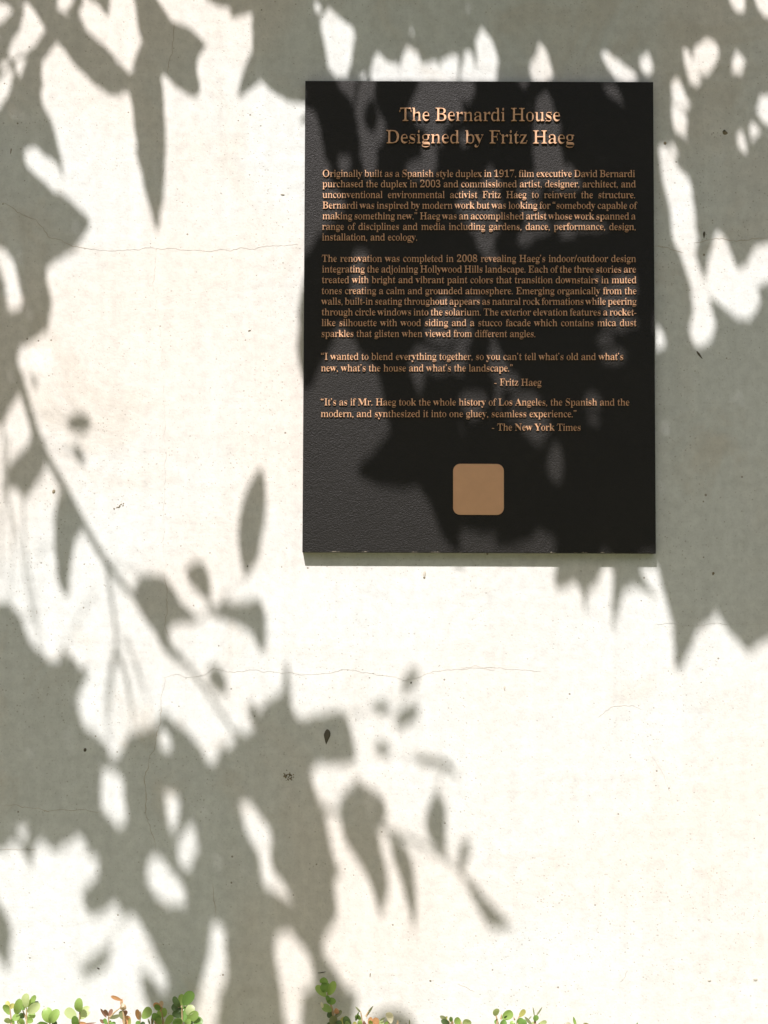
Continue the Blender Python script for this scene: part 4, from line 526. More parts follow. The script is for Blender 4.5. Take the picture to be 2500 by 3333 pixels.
0,169,-22,79,6;827,27,881,104,6;444,2981,520,2925,6;665,3048,669,3142,12;669,3142,654,3200,12;654,3200,625,3206,11;625,3206,585,3206,9;585,3206,564,3159,6;625,3206,626,3281,9;626,3281,619,3356,8;
619,3356,613,3367,7;613,3367,594,3370,7;594,3370,509,3365,6;2230,896,2254,988,6;13,-21,-79,-5,7;-79,-5,-102,-31,7;-102,-31,-133,-56,6;195,2149,244,2232,11;244,2232,247,2266,10;247,2266,215,2257,6;
244,2232,279,2219,7;279,2219,281,2169,6;247,2266,248,2326,9;248,2326,259,2360,8;259,2360,286,2374,6;259,2360,305,2385,7;305,2385,312,2383,6;2575,1435,2641,1504,7;2641,1504,2627,1520,6;797,3129,893,3132,6;
1210,2685,1244,2594,6;995,2625,1009,2527,13;2265,725,2287,822,8;2287,822,2287,826,7;2287,826,2280,863,7;2280,863,2281,865,6;946,288,852,255,7;852,255,815,263,7;815,263,793,307,6;2463,620,2560,602,6;
347,161,390,251,17;390,251,425,264,17;425,264,426,238,16;426,238,449,233,16;449,233,462,249,15;462,249,451,274,12;449,233,431,212,7;451,274,424,315,12;425,264,388,313,6;462,249,540,211,11;
431,212,470,133,7;470,133,476,132,6;540,211,629,247,11;629,247,635,315,6;629,247,642,179,10;642,179,656,160,9;656,160,627,129,9;627,129,641,115,6;627,129,595,125,7;595,125,571,80,7;
571,80,563,71,6;2619,-23,2537,34,6;0,169,5,69,6;2337,1987,2401,2064,10;2401,2064,2444,2095,10;2444,2095,2465,2075,9;2465,2075,2487,2063,9;2487,2063,2488,2028,8;-145,2579,-213,2654,6;1089,1136,1104,1155,6;
818,2420,844,2322,12;844,2322,867,2287,11;867,2287,889,2275,11;889,2275,905,2265,10;905,2265,933,2286,10;933,2286,948,2260,9;933,2286,957,2316,6;948,2260,929,2224,8;929,2224,941,2236,6;844,2322,819,2287,7;
819,2287,826,2290,7;826,2290,811,2293,6;929,2224,938,2175,7;938,2175,937,2156,6;1720,100,1796,167,7;1796,167,1789,192,6;1847,547,1839,444,6;206,2690,109,2651,12;109,2651,107,2730,12;107,2730,106,2775,12;
106,2775,80,2768,11;80,2768,68,2757,11;68,2757,44,2732,11;44,2732,58,2690,6;44,2732,-20,2769,10;-20,2769,-33,2724,6;1176,504,1094,569,7;1094,569,1064,543,6;1094,569,1105,611,6;1009,2527,915,2480,13;
2083,1025,2175,1076,15;2175,1076,2227,1119,15;2227,1119,2257,1119,14;2257,1119,2282,1152,14;2282,1152,2279,1202,7;2282,1152,2320,1106,13;2320,1106,2341,1050,9;2341,1050,2361,1010,8;2361,1010,2361,1007,7;2361,1007,2317,978,7;
2317,978,2309,968,6;2320,1106,2387,1099,11;2387,1099,2458,1050,10;2458,1050,2460,1016,9;2458,1050,2493,1095,7;2493,1095,2566,1068,6;2279,1202,2197,1234,6;1452,638,1428,535,7;1428,535,1424,525,6;1476,1360,1373,1333,8;
1373,1333,1403,1260,7;1403,1260,1391,1256,6;1403,1260,1424,1261,6;1476,1360,1471,1252,7;1471,1252,1476,1252,6;1428,535,1461,507,6;11,1341,-85,1389,7;-85,1389,-149,1322,7;-149,1322,-100,1286,6;1646,743,1599,769,6;
2282,1152,2306,1260,7;2306,1260,2393,1297,6;937,2972,1011,3058,15;1011,3058,1022,3071,15;1022,3071,1028,3055,10;1028,3055,1065,3039,10;1022,3071,1057,3111,12;1057,3111,1069,3129,12;1069,3129,1080,3147,11;1080,3147,1068,3155,11;
1065,3039,1092,2990,9;1092,2990,1050,2983,9;1833,-87,1827,-199,6;1298,909,1383,835,6;1089,1136,1048,1244,7;1048,1244,1007,1241,6;2080,1486,2140,1586,6;1146,2763,1224,2851,7;1224,2851,1244,2890,7;1244,2890,1236,2981,6;
1050,2983,1047,2864,8;1047,2864,1042,2848,6;1047,2864,1091,2867,7;1091,2867,1097,2833,6;424,315,533,368,11;533,368,524,484,11;524,484,526,534,6;524,484,472,493,10;472,493,447,497,10;447,497,444,506,9;
444,506,461,542,9;461,542,480,605,8;480,605,511,599,6;480,605,501,685,7;468,3022,559,2941,6;585,3206,520,3221,7;520,3221,468,3164,7;468,3164,461,3164,6;330,2490,347,2418,6;1317,2850,1351,2971,7;
1351,2971,1346,3013,6;230,756,204,631,7;204,631,170,624,6;2450,181,2567,231,6;2460,1016,2528,908,8;2528,908,2493,922,7;2493,922,2489,924,7;2489,924,2464,940,6;1696,875,1759,813,6;893,2654,879,2785,8;
879,2785,887,2798,7;887,2798,882,2807,7;882,2807,893,2845,6;1068,3155,1153,3256,7;1153,3256,1165,3259,6;1153,3256,1154,3218,6;501,685,508,763,6;1068,3155,990,3263,9;990,3263,989,3220,6;990,3263,1009,3212,6;
990,3263,991,3338,7;1508,740,1524,821,7;1524,821,1555,811,6;1557,1045,1480,1090,6;2315,1925,2182,1881,20;2182,1881,2140,1770,19;2140,1770,2084,1838,19;2084,1838,2070,1891,19;2070,1891,2058,1891,18;2058,1891,2038,1868,18;
2038,1868,2013,1888,7;2013,1888,2021,1917,7;2070,1891,2109,1912,7;2109,1912,2112,1912,6;2038,1868,2008,1797,17;2008,1797,1961,1787,17;1961,1787,1951,1794,17;1951,1794,1955,1859,17;1955,1859,1942,1863,17;1942,1863,1900,1873,16;
1900,1873,1853,1861,16;1900,1873,1910,1924,7;1910,1924,1900,1930,7;1900,1930,1904,1936,6;1853,1861,1824,1913,7;1824,1913,1812,1924,6;2021,1917,2001,1998,6;1853,1861,1824,1775,15;1824,1775,1751,1718,15;1751,1718,1734,1730,14;
1734,1730,1687,1696,14;1687,1696,1586,1597,13;1586,1597,1473,1631,13;1473,1631,1482,1659,13;1482,1659,1411,1685,12;1411,1685,1386,1654,11;1386,1654,1369,1623,11;1369,1623,1355,1616,10;1369,1623,1382,1597,6;1355,1616,1295,1629,10;
1295,1629,1282,1636,6;1295,1629,1298,1571,9;1482,1659,1508,1754,7;1508,1754,1481,1786,7;1481,1786,1471,1821,6;1298,1571,1259,1479,7;1259,1479,1293,1458,7;1293,1458,1280,1441,6;1298,1571,1181,1568,6;2226,360,2203,338,6;
2488,2028,2631,2026,7;2631,2026,2684,2059,6;2000,-80,2003,-223,6;1687,1696,1612,1824,6;1113,2619,1165,2531,6;1451,2775,1431,2622,11;1431,2622,1445,2601,6;1431,2622,1398,2625,6;1431,2622,1429,2584,6;1431,2622,1420,2575,9;
652,2223,686,2221,7;686,2221,688,2163,6;991,3338,1146,3371,7;915,2480,1080,2479,12;1080,2479,1095,2474,12;1095,2474,1130,2442,12;1130,2442,1134,2379,11;1134,2379,1117,2322,11;1117,2322,1090,2314,8;1090,2314,1056,2327,7;
1056,2327,1054,2324,6;1056,2327,1074,2316,6;1134,2379,1075,2393,6;208,1464,243,1451,7;67,1216,109,1219,6;111,2000,56,2017,11;56,2017,64,2003,9;64,2003,42,1981,8;42,1981,35,1963,6;42,1981,27,1961,7;
27,1961,-41,1963,6;56,2017,-54,2140,9;-54,2140,-141,2204,6;-54,2140,-177,2065,6;-54,2140,137,2121,7;137,2121,139,2120,6;2631,2026,2752,1864,6;646,2018,679,1988,14;679,1988,687,1970,9;687,1970,678,1963,6;
679,1988,707,1996,12;707,1996,722,1956,8;687,1970,646,1922,8;646,1922,607,1878,7;607,1878,631,1827,6;707,1996,770,2030,10;770,2030,835,2042,10;835,2042,866,2059,7;866,2059,853,2074,7;853,2074,834,2086,6;
835,2042,862,1999,7;862,1999,847,1953,7;847,1953,843,1954,6;607,1878,657,1826,6;1420,2575,1456,2481,9;1456,2481,1389,2463,8;1389,2463,1348,2465,7;1348,2465,1348,2465,7;1348,2465,1271,2447,6;1451,2775,1527,2729,6;
243,1451,300,1380,6;417,2955,354,3072,9;354,3072,351,3076,9;351,3076,354,3088,8;354,3088,288,3131,7;288,3131,260,3159,7;260,3159,276,3188,6;-20,2769,-37,2898,9;-37,2898,-33,2919,8;-33,2919,-44,3037,7;
-44,3037,0,3049,7;0,3049,3,3092,6;1117,2322,1271,2313,8;1271,2313,1362,2176,7;1362,2176,1345,2228,7;1345,2228,1364,2297,6;722,1956,841,1803,7;841,1803,843,1781,7;843,1781,849,1520,6;1146,3371,1357,3362,6"""
LIMBS = [([(-700, -140), (-350, -160), (0, -150), (300, -130), (640, -120), (1000, -90), (1400, -80), (1750, -90), (2000, -80), (2300, -100), (2600, -60), (2850, 420)], 14, 5),
 ([(-350, -160), (-230, 150), (-150, 500), (-60, 800), (10, 1080), (45, 1190), (66, 1237), (108, 1382), (148, 1479), (205, 1581), (283, 1726), (344, 1828), (386, 1887), (434, 1941), (515, 2060), (597, 2150), (680, 2260), (740, 2350), (800, 2450)], 8, 1.6),
 ([(344, 1828), (362, 1941), (374, 2032), (379, 2116), (362, 2230), (355, 2330)], 2.3, 1.4),
 ([(379, 2116), (405, 2200), (432, 2330)], 1.4, 1.0),
 ([(386, 2060), (440, 2150), (475, 2260)], 0.9, 0.7),
 ([(10, 1390), (14, 1500), (8, 1680), (4, 1900)], 1.4, 1.0),
 ([(76, 1610), (82, 1780), (110, 1950), (128, 2100)], 1.3, 0.9),
 ([(18, 1600), (60, 1760), (78, 1850)], 1.0, 0.8),
 ([(215, 1840), (170, 1770), (120, 1815)], 1.0, 0.7),
 ([(318, 1920), (230, 2060), (185, 2170)], 1.0, 0.8),
 ([(30, 1420), (22, 1560), (40, 1760), (30, 1950)], 1.3, 0.9),
 ([(78, 1850), (100, 1960), (122, 2040)], 1.2, 0.9),
 ([(376, 2100), (350, 2240), (345, 2340), (362, 2410)], 1.3, 1.0),
 ([(392, 2122), (422, 2242), (434, 2357)], 1.4, 1.0),
 ([(410, 2062), (446, 2182), (482, 2279)], 1.2, 0.9),
 ([(344, 1828), (420, 1850), (480, 1880)], 0.9, 0.7),
 ([(100, 1360), (150, 1350), (225, 1372)], 0.8, 0.6),
 ([(115, 1400), (170, 1450), (245, 1478)], 0.8, 0.6),
 ([(-700, 2300), (-300, 2460), (-60, 2520)], 9, 3.2),
 ([(-60, 2520), (120, 2540), (250, 2520), (330, 2490), (470, 2480), (600, 2500), (700, 2550), (760, 2600), (900, 2610)], 3.2, 1.8),
 ([(700, 2550), (730, 2700), (780, 3000), (820, 3300)], 2, 1.5),
 ([(900, 2610), (1090, 2640), (1250, 2700), (1330, 2730), (1440, 2790), (1520, 2865), (1580, 2930)], 3, 1.3),
 ([(2850, 420), (2950, 900), (2800, 1300), (2500, 1480), (2300, 1500), (2000, 1400), (1750, 1380), (1550, 1420)], 5, 2.5),
 ([(1750, -90), (1720, 100), (1660, 400), (1660, 700), (1560, 1000), (1450, 1250)], 2.6, 1.2),
 ([(2300, -100), (2330, 110), (2420, 420), (2480, 700)], 2.6, 1.3),
 ([(1250, -85), (1250, 60), (1160, 420), (1230, 800), (1300, 1050)], 2.6, 1.2),
 ([(2500, 1480), (2350, 1800), (2280, 2050)], 3, 1.5)]
# raised serif lettering: advance and outlines of each letter, 1000 units to the em
GLYPHS = {
 '0': (345, "185,-7 143,1 106,24 78,61 58,111 50,150 45,193 43,241 45,289 50,332 58,371 78,420 106,456 143,479 186,486 232,479 268,456 296,419 316,370 325,331 331,288 333,240 331,193 325,150 316,110 296,61 267,24 231,1|188,37 237,50 257,91 263,131 267,181 268,240 267,300 263,349 257,390 238,429 189,443 139,429 119,390 112,349 108,300 107,240 108,181 112,131 119,91 139,50"),
 '1': (345, "85,0 85,36 123,36 147,38 164,45 172,58 174,79 154,416 114,388 93,365 76,351 62,346 65,349 57,359 51,375 48,396 57,402 83,412 112,426 144,447 191,482 234,482 234,79 236,61 242,47 258,38 285,36 323,36 323,0"),
 '2': (345, "44,0 44,69 138,171 175,210 204,245 224,277 237,307 244,338 246,371 243,405 230,427 208,441 169,445 130,438 107,416 96,380 112,329 85,333 65,344 52,365 46,396 50,419 60,441 77,459 101,474 134,483 172,486 232,479 273,456 298,421 308,375 306,352 300,329 290,306 275,281 253,252 224,220 186,182 141,138 74,74 247,74 273,77 295,86 310,101 319,120 324,141 325,141 321,0"),
 '3': (345, "164,-7 122,-4 90,5 66,18 51,35 42,54 38,74 43,96 52,113 64,123 76,126 62,89 82,62 115,46 155,40 186,42 211,49 233,61 249,79 258,105 261,139 254,174 231,202 191,221 140,227 115,227 115,269 143,269 190,275 222,296 240,327 245,367 241,400 229,424 207,440 173,445 136,441 116,430 103,413 96,391 93,367 92,341 82,345 62,356 49,374 44,401 53,434 76,461 116,480 170,486 229,479 271,458 298,423 308,377 301,335 281,301 253,275 217,256 245,249 269,238 291,222 308,201 320,174 325,138 321,101 311,70 295,44 276,25 252,10 224,1 194,-5"),
 '7': (345, "129,0 308,406 107,406 67,398 54,372 50,338 50,338 53,480 333,480 333,447 149,0"),
 '8': (345, "185,-7 139,-2 102,11 75,31 56,57 44,88 40,122 47,162 64,193 92,219 130,242 98,267 75,296 61,327 55,364 59,395 69,423 86,449 111,469 146,482 189,486 244,478 282,453 306,415 315,369 309,333 293,305 269,282 234,260 282,230 312,199 329,166 336,127 324,71 294,29 266,9 228,-3|203,283 240,298 258,317 267,340 270,370 268,389 262,407 252,423 237,436 216,444 183,447 150,442 127,426 114,402 110,372 115,341 132,318 159,300|183,32 229,37 259,55 277,82 282,116 276,146 255,170 220,192 164,216 127,199 108,178 95,152 91,120 96,84 114,56 144,38"),
 '9': (345, "150,-7 122,-4 98,4 82,17 71,33 65,51 62,69 64,83 68,94 73,102 75,107 69,80 87,56 115,41 164,36 223,57 257,122 251,230 219,212 201,198 179,188 158,185 113,194 77,220 53,264 43,324 48,369 61,409 81,441 108,466 140,481 175,486 215,480 251,463 280,433 304,390 316,353 323,310 325,261 323,207 315,157 301,111 283,72 258,39 229,14 193,-2|175,233 215,236 238,245 256,260 270,278 268,330 261,372 250,403 225,432 188,441 141,434 118,413 105,377 101,328 117,257"),
 'A': (419, "3,0 3,18 15,21 33,30 47,47 60,75 217,466 214,465 374,87 388,55 401,34 417,22 432,18 432,0 241,0 241,18 279,25 295,46 292,59 283,81 263,132 93,132 68,71 66,65 64,59 63,53 63,48 77,26 121,18 116,18 116,0|103,161 252,161 177,319"),
 'B': (408, "39,0 39,17 57,22 83,32 94,51 98,82 98,369 96,394 92,412 82,425 65,433 42,437 38,439 38,455 218,455 306,444 355,409 374,351 362,302 332,268 279,247 345,223 382,185 396,132 384,76 354,35 324,15 285,4 236,0|159,252 191,252 244,257 283,272 302,301 308,345 304,385 291,412 262,428 220,434 185,432 166,425 160,412 159,391|225,24 273,30 304,49 319,81 324,128 318,176 297,208 256,225 200,231 159,231 159,65 161,46 170,33 191,26"),
 'D': (461, "43,0 43,17 57,21 83,30 94,46 97,75 97,374 93,407 81,426 53,435 38,439 38,455 220,455 289,449 344,429 387,396 419,351 438,295 445,228 419,101 346,25 224,0|227,24 295,37 340,75 359,115 370,166 374,229 359,342 313,410 230,433 190,431 168,423 161,409 159,385 159,72 161,48 168,34 190,27"),
 'E': (407, "37,0 37,17 55,20 83,30 95,48 98,78 98,369 95,405 83,425 55,435 39,439 39,455 376,455 376,320 406,320 391,373 358,406 304,424 234,430 210,430 190,428 172,424 164,417 161,405 160,388 160,246 197,246 245,252 279,269 299,300 310,345 281,345 281,118 310,118 305,154 295,181 278,201 254,213 223,220 162,222 160,67 162,47 172,35 198,29 229,28 281,30 323,39 359,53 389,75 413,105 432,143 407,143 380,0"),
 'F': (370, "38,0 38,17 57,23 83,34 94,53 98,84 98,375 94,405 82,423 54,433 37,439 37,455 371,455 371,320 400,320 391,357 376,385 353,406 321,420 280,428 231,431 210,431 192,429 175,427 164,421 160,412 159,398 159,247 193,247 241,253 276,270 296,301 307,347 279,347 279,118 307,118 297,168 277,200 241,218 192,224 159,224 159,81 160,59 165,43 177,31 198,24 225,19 234,17 234,0"),
 'H': (489, "38,0 38,17 56,22 83,32 94,50 98,81 98,379 94,406 82,424 56,434 39,439 39,455 219,455 219,439 214,436 192,432 174,425 164,415 160,400 159,379 159,251 365,251 365,379 364,400 360,415 350,425 332,432 310,436 305,439 305,455 484,455 484,439 467,434 440,424 429,407 426,379 426,81 429,52 440,33 466,22 484,17 484,0 305,0 305,17 321,21 349,31 362,49 365,81 365,221 159,221 159,81 162,50 173,32 201,22 219,17 219,0"),
 'I': (226, "36,0 36,17 52,23 80,32 94,49 98,75 98,387 95,412 83,427 53,435 36,439 36,455 221,455 221,439 206,435 177,427 163,412 160,387 160,77 161,59 165,44 175,34 193,26 216,21 223,17 223,0"),
 'L': (392, "38,0 38,17 56,22 83,32 94,50 98,81 98,379 94,407 82,425 55,434 39,439 39,455 227,455 227,439 222,437 197,434 177,427 166,416 160,401 159,379 159,83 160,62 163,47 170,37 187,31 209,28 235,28 284,31 325,40 361,56 389,80 412,112 430,154 404,154 379,0"),
 'M': (617, "26,0 26,17 48,22 71,32 83,50 87,79 87,382 86,402 82,416 73,426 59,432 40,436 26,439 26,455 174,455 317,142 460,455 606,455 606,439 584,433 562,423 552,405 549,378 549,85 550,61 554,43 561,31 575,23 593,19 605,17 605,0 407,0 407,17 420,20 439,25 453,32 461,44 465,61 466,83 455,399 278,0 281,0 105,389 94,80 98,48 110,30 134,20 158,17 158,0"),
 'N': (476, "412,-11 107,350 95,79 98,49 108,31 131,21 155,17 155,0 30,0 30,17 42,19 60,23 74,30 82,41 86,57 87,79 87,388 58,421 44,433 32,436 30,439 30,455 148,455 391,169 402,377 401,399 397,414 389,425 375,431 356,436 343,439 343,455 468,455 468,439 445,434 423,425 413,407 410,377 410,-11"),
 'O': (491, "263,-11 219,-6 180,7 144,29 112,58 87,93 67,134 55,179 50,228 55,276 67,321 87,362 113,397 144,426 181,448 222,462 263,466 306,462 346,448 382,427 413,399 439,364 458,323 471,277 475,228 471,179 458,134 439,93 413,58 381,29 344,7 303,-6|273,12 349,36 390,108 402,228 399,293 388,346 369,389 327,430 252,443 176,419 135,347 122,228 126,163 137,109 156,67 198,26"),
 'S': (356, "66,-11 66,158 41,158 61,94 92,50 136,24 193,15 243,20 276,36 296,60 301,89 287,129 239,160 174,191 127,221 97,253 79,289 73,332 77,370 89,403 106,429 129,449 156,462 187,466 203,465 224,461 249,456 276,448 286,446 291,445 308,445 335,450 342,466 316,466 316,319 344,319 332,354 314,385 290,410 262,429 231,441 191,445 152,440 121,426 102,406 97,380 101,356 118,336 144,319 178,303 242,273 276,253 300,233 317,211 328,188 334,162 336,133 331,93 318,58 297,29 268,8 233,-6 190,-10 178,-9 163,-8 149,-4 133,1 118,6 105,9 95,11 82,12 63,11 50,7 43,0 39,-11"),
 'T': (389, "115,0 115,17 133,21 162,31 175,50 179,81 179,433 146,433 90,426 46,403 18,367 7,318 34,318 34,455 387,455 387,317 416,317 397,382 349,420 273,433 240,433 240,81 244,49 256,30 286,21 305,17 305,0"),
 'Y': (409, "113,0 113,17 136,22 159,32 169,50 172,81 172,179 56,387 39,414 22,429 13,433 5,435 -3,437 -2,438 -2,455 195,455 195,438 194,438 175,436 159,432 147,425 145,416 147,405 153,392 248,226 343,366 356,389 360,408 346,430 309,438 306,455 428,455 428,438 417,434 401,424 387,411 373,392 256,203 256,81 260,50 270,32 292,22 316,17 316,0"),
 'a': (309, "261,-10 237,1 200,35 138,2 91,-9 76,-4 60,11 48,34 43,63 53,104 80,136 109,155 151,173 222,190 222,241 219,266 207,282 183,292 144,296 96,290 83,274 85,268 93,257 98,243 100,231 97,215 92,202 84,194 81,191 71,194 64,203 59,218 56,236 60,259 69,278 84,295 105,308 132,316 159,318 213,312 244,292 263,259 270,210 270,62 270,48 272,40 281,36 310,34 324,36 320,42 310,28 280,-1|141,34 171,35 187,41 204,50 222,63 199,169 117,139 96,84 104,46"),
 'b': (326, "66,-11 66,388 64,414 58,428 39,436 31,439 31,455 115,455 138,279 190,308 226,318 244,313 268,299 288,276 304,245 315,208 319,166 314,118 301,75 281,40 254,13 223,-4 197,-10 161,-1 105,28 39,-11|183,14 232,23 254,49 265,95 268,160 265,213 253,251 230,273 190,280 158,277 138,270 123,257 115,242 115,69 127,28"),
 'c': (259, "152,-10 129,-5 102,11 78,35 59,68 47,106 42,150 47,196 61,237 83,271 110,297 142,313 178,319 208,314 233,298 248,275 255,245 252,228 247,215 241,207 245,204 228,216 219,251 219,256 220,261 220,266 220,271 212,290 169,297 117,285 96,248 89,187 95,123 116,76 150,48 199,38 253,47 271,72 268,60 231,21 194,-2"),
 'd': (336, "134,-10 117,-5 94,10 73,35 57,66 46,104 42,147 47,196 58,237 75,272 97,297 122,313 141,318 174,309 223,280 246,401 243,419 231,430 207,437 199,439 199,455 296,455 296,75 297,54 303,41 320,32 330,28 330,11 311,8 266,1 223,-10 223,39 171,2|165,28 199,31 219,41 236,56 246,76 246,242 239,257 223,270 202,278 168,281 129,273 108,250 98,210 95,153 97,98 107,58 127,36"),
 'e': (266, "150,-10 127,-5 100,10 77,35 59,69 47,109 42,157 47,201 59,240 78,273 102,298 130,313 153,318 196,309 229,280 251,234 260,173 260,166 94,166 104,97 135,56 193,42 253,53 270,86 267,73 230,27 192,-1|93,192 224,192 224,215 222,252 215,277 199,292 161,297 105,274 93,203"),
 'f': (179, "38,0 38,16 38,18 55,22 66,27 72,35 75,48 75,73 75,277 39,277 39,310 75,310 75,353 83,400 104,436 134,457 177,465 201,460 222,446 235,425 241,400 238,381 232,367 226,358 220,355 220,358 214,365 210,376 207,391 209,405 214,420 218,426 220,433 213,441 185,443 146,440 131,430 126,413 125,390 125,310 180,310 180,277 125,277 125,65 127,40 137,26 164,18 176,16 176,0"),
 'g': (293, "148,-140 96,-136 63,-122 44,-100 36,-75 48,-46 82,-26 56,-1 46,30 51,54 61,74 81,92 113,110 76,135 54,169 45,212 49,242 60,268 77,289 99,305 127,315 159,318 190,315 227,304 294,304 294,268 248,268 263,237 269,203 265,176 255,151 241,131 221,116 198,106 170,103 166,103 158,103 151,104 138,104 115,102 95,94 81,84 78,71 91,55 137,49 174,49 219,47 250,40 269,29 282,13 290,-9 293,-37 283,-80 256,-113 229,-128 192,-137|151,124 196,130 213,146 220,173 222,211 220,249 213,276 195,292 151,297 120,292 102,276 94,249 91,211 94,173 102,146 119,130|164,-116 257,-104 286,-66 282,-51 265,-41 237,-36 206,-34 81,-34 57,-52 51,-73 57,-89 79,-103 114,-113"),
 'h': (346, "41,0 41,16 47,19 66,26 73,37 75,56 75,399 74,417 67,429 49,437 42,440 42,455 125,455 148,267 206,305 249,318 274,306 298,271 307,212 307,56 309,38 316,26 334,19 340,16 340,0 225,0 225,16 217,16 250,26 258,56 258,217 257,241 251,258 236,268 196,271 156,262 125,235 125,56 126,38 133,26 150,19 157,16 157,0"),
 'i': (164, "97,362 94,366 84,376 77,393 73,412 77,432 84,449 94,460 105,463 107,460 117,449 125,432 128,412 125,393 117,376 107,366|41,0 41,16 47,19 66,26 74,37 75,56 75,252 74,272 68,285 50,291 43,293 44,310 125,310 125,56 127,38 133,26 150,19 157,16 157,0"),
 'j': (175, "102,363 99,367 89,378 82,394 78,414 82,434 90,450 100,461 110,465 113,461 123,450 131,434 135,414 131,394 123,378 113,367|32,-140 18,-138 1,-131 -13,-120 -23,-105 -30,-88 -33,-70 -30,-53 -25,-40 -19,-32 -11,-29 -10,-31 -4,-39 1,-51 4,-66 2,-76 -2,-87 -9,-97 -11,-103 -5,-113 36,-117 67,-113 81,-100 85,-80 87,-54 87,250 85,271 77,284 55,291 45,294 45,310 136,310 136,-21 128,-73 107,-110 76,-133"),
 'k': (341, "29,0 29,16 41,19 56,26 62,38 64,56 64,398 63,417 58,429 44,436 32,439 32,455 136,455 148,169 236,248 251,264 255,278 244,290 220,293 217,310 334,310 334,293 301,284 267,260 213,209 336,34 352,21 365,16 365,0 222,0 222,16 220,16 244,20 250,32 248,40 242,49 163,147 136,134 136,56 138,38 143,26 157,19 168,16 168,0"),
 'l': (165, "41,0 41,16 47,19 66,26 74,37 75,56 75,398 74,417 69,429 52,436 43,439 43,455 125,455 125,56 127,38 133,26 150,19 157,16 157,0"),
 'm': (520, "41,0 41,16 47,19 66,26 73,37 75,56 75,253 74,271 67,284 49,291 42,294 42,310 123,310 146,265 204,305 243,318 273,304 320,261 380,304 424,318 448,306 471,271 481,212 481,56 482,38 489,26 506,19 513,16 513,0 400,0 400,16 407,19 424,26 431,38 433,56 433,217 431,241 426,258 411,268 371,271 333,263 301,237 301,56 303,38 309,26 326,19 333,16 333,0 222,0 222,16 229,19 246,26 253,38 255,56 255,217 253,241 248,258 233,268 193,271 153,262 123,235 123,56 125,38 131,27 148,19 154,16 154,0"),
 'n': (346, "41,0 41,16 47,19 66,26 73,37 75,56 75,253 74,271 67,284 49,291 42,294 42,310 125,310 148,267 205,306 238,318 274,306 298,271 307,212 307,56 309,38 316,26 334,19 340,16 340,0 225,0 225,16 217,16 250,26 258,56 258,217 257,241 251,258 236,268 196,271 156,262 125,235 125,56 126,38 133,26 150,19 157,16 157,0"),
 'o': (302, "172,-10 136,-5 105,11 79,37 59,70 46,110 42,154 46,199 59,239 79,272 105,297 136,313 171,318 200,313 230,298 256,273 276,240 289,200 294,154 289,108 276,69 256,36 231,11 200,-5|175,11 211,18 231,39 237,56 240,81 242,114 243,154 240,227 230,271 210,292 175,299 125,292 106,271 97,227 94,154 95,114 97,82 100,56 106,39 126,18"),
 'p': (337, "40,-139 40,-124 41,-122 57,-117 68,-110 73,-101 75,-86 75,-64 75,243 74,269 68,283 51,291 42,295 42,310 120,310 143,263 197,305 237,319 253,314 276,298 297,274 313,241 323,203 327,160 323,113 312,72 296,38 274,12 250,-5 232,-10 198,1 148,32 125,-58 126,-81 129,-99 137,-110 153,-118 174,-121 174,-123 174,-139|188,28 240,36 261,59 272,99 275,154 273,208 264,248 244,270 191,278 152,267 125,235 125,69 148,38"),
 'r': (253, "41,0 41,16 47,19 66,26 74,37 75,56 75,252 74,273 68,285 49,291 43,293 44,310 123,310 146,252 184,280 203,301 222,314 237,318 246,315 256,304 263,287 267,266 264,248 258,234 252,225 244,222 244,224 239,231 233,240 226,250 215,257 181,260 158,255 141,241 129,220 126,192 126,56 129,37 139,25 164,19 174,16 174,0"),
 's': (254, "147,-10 129,-6 94,6 87,8 66,9 40,4 32,-9 59,-9 59,105 31,105 44,68 68,39 99,21 136,15 173,18 197,27 211,40 215,58 205,84 170,105 119,130 92,148 75,169 64,193 60,220 67,259 84,291 110,312 145,319 149,318 161,316 175,312 193,308 201,306 220,305 242,308 249,319 221,319 221,222 250,222 236,254 214,277 186,291 153,296 119,294 98,286 85,274 82,259 85,244 96,232 114,222 135,212 180,189 205,172 221,151 230,127 234,95 227,51 209,18 182,-3"),
 't': (194, "119,-9 101,-4 86,10 76,36 71,71 71,279 43,279 43,300 74,336 106,369 131,398 148,424 121,424 121,310 185,310 185,279 121,279 121,82 123,64 127,51 140,43 176,40 208,49 206,75 202,66 178,24 151,-1"),
 'u': (340, "135,-10 105,-3 86,17 73,51 69,97 69,248 67,268 61,282 44,291 34,294 34,310 119,310 119,74 121,58 131,46 148,38 183,36 221,43 251,66 251,248 249,269 242,283 222,291 212,294 212,310 301,310 301,70 303,51 310,39 330,33 337,30 337,13 317,10 271,3 228,-10 228,40 192,19 173,3 151,-7"),
 'v': (289, "153,-10 49,248 40,267 32,281 20,290 9,293 9,310 152,310 152,294 153,294 125,290 117,276 118,272 119,268 185,122 247,253 251,264 252,272 242,289 215,294 215,310 293,310 293,295 281,289 268,279 259,264 249,243 149,-10"),
 'w': (417, "133,-10 28,265 22,276 16,284 6,290 1,293 1,310 127,310 127,293 123,292 111,289 104,284 103,276 103,271 104,266 106,259 109,253 167,127 222,235 212,266 206,280 199,288 187,293 179,295 179,310 312,310 312,293 292,288 284,276 285,269 286,265 336,141 393,256 397,266 398,275 396,283 388,289 374,292 367,295 367,310 434,310 434,295 425,292 415,284 408,273 401,258 294,-10 300,-10 223,197 129,-10"),
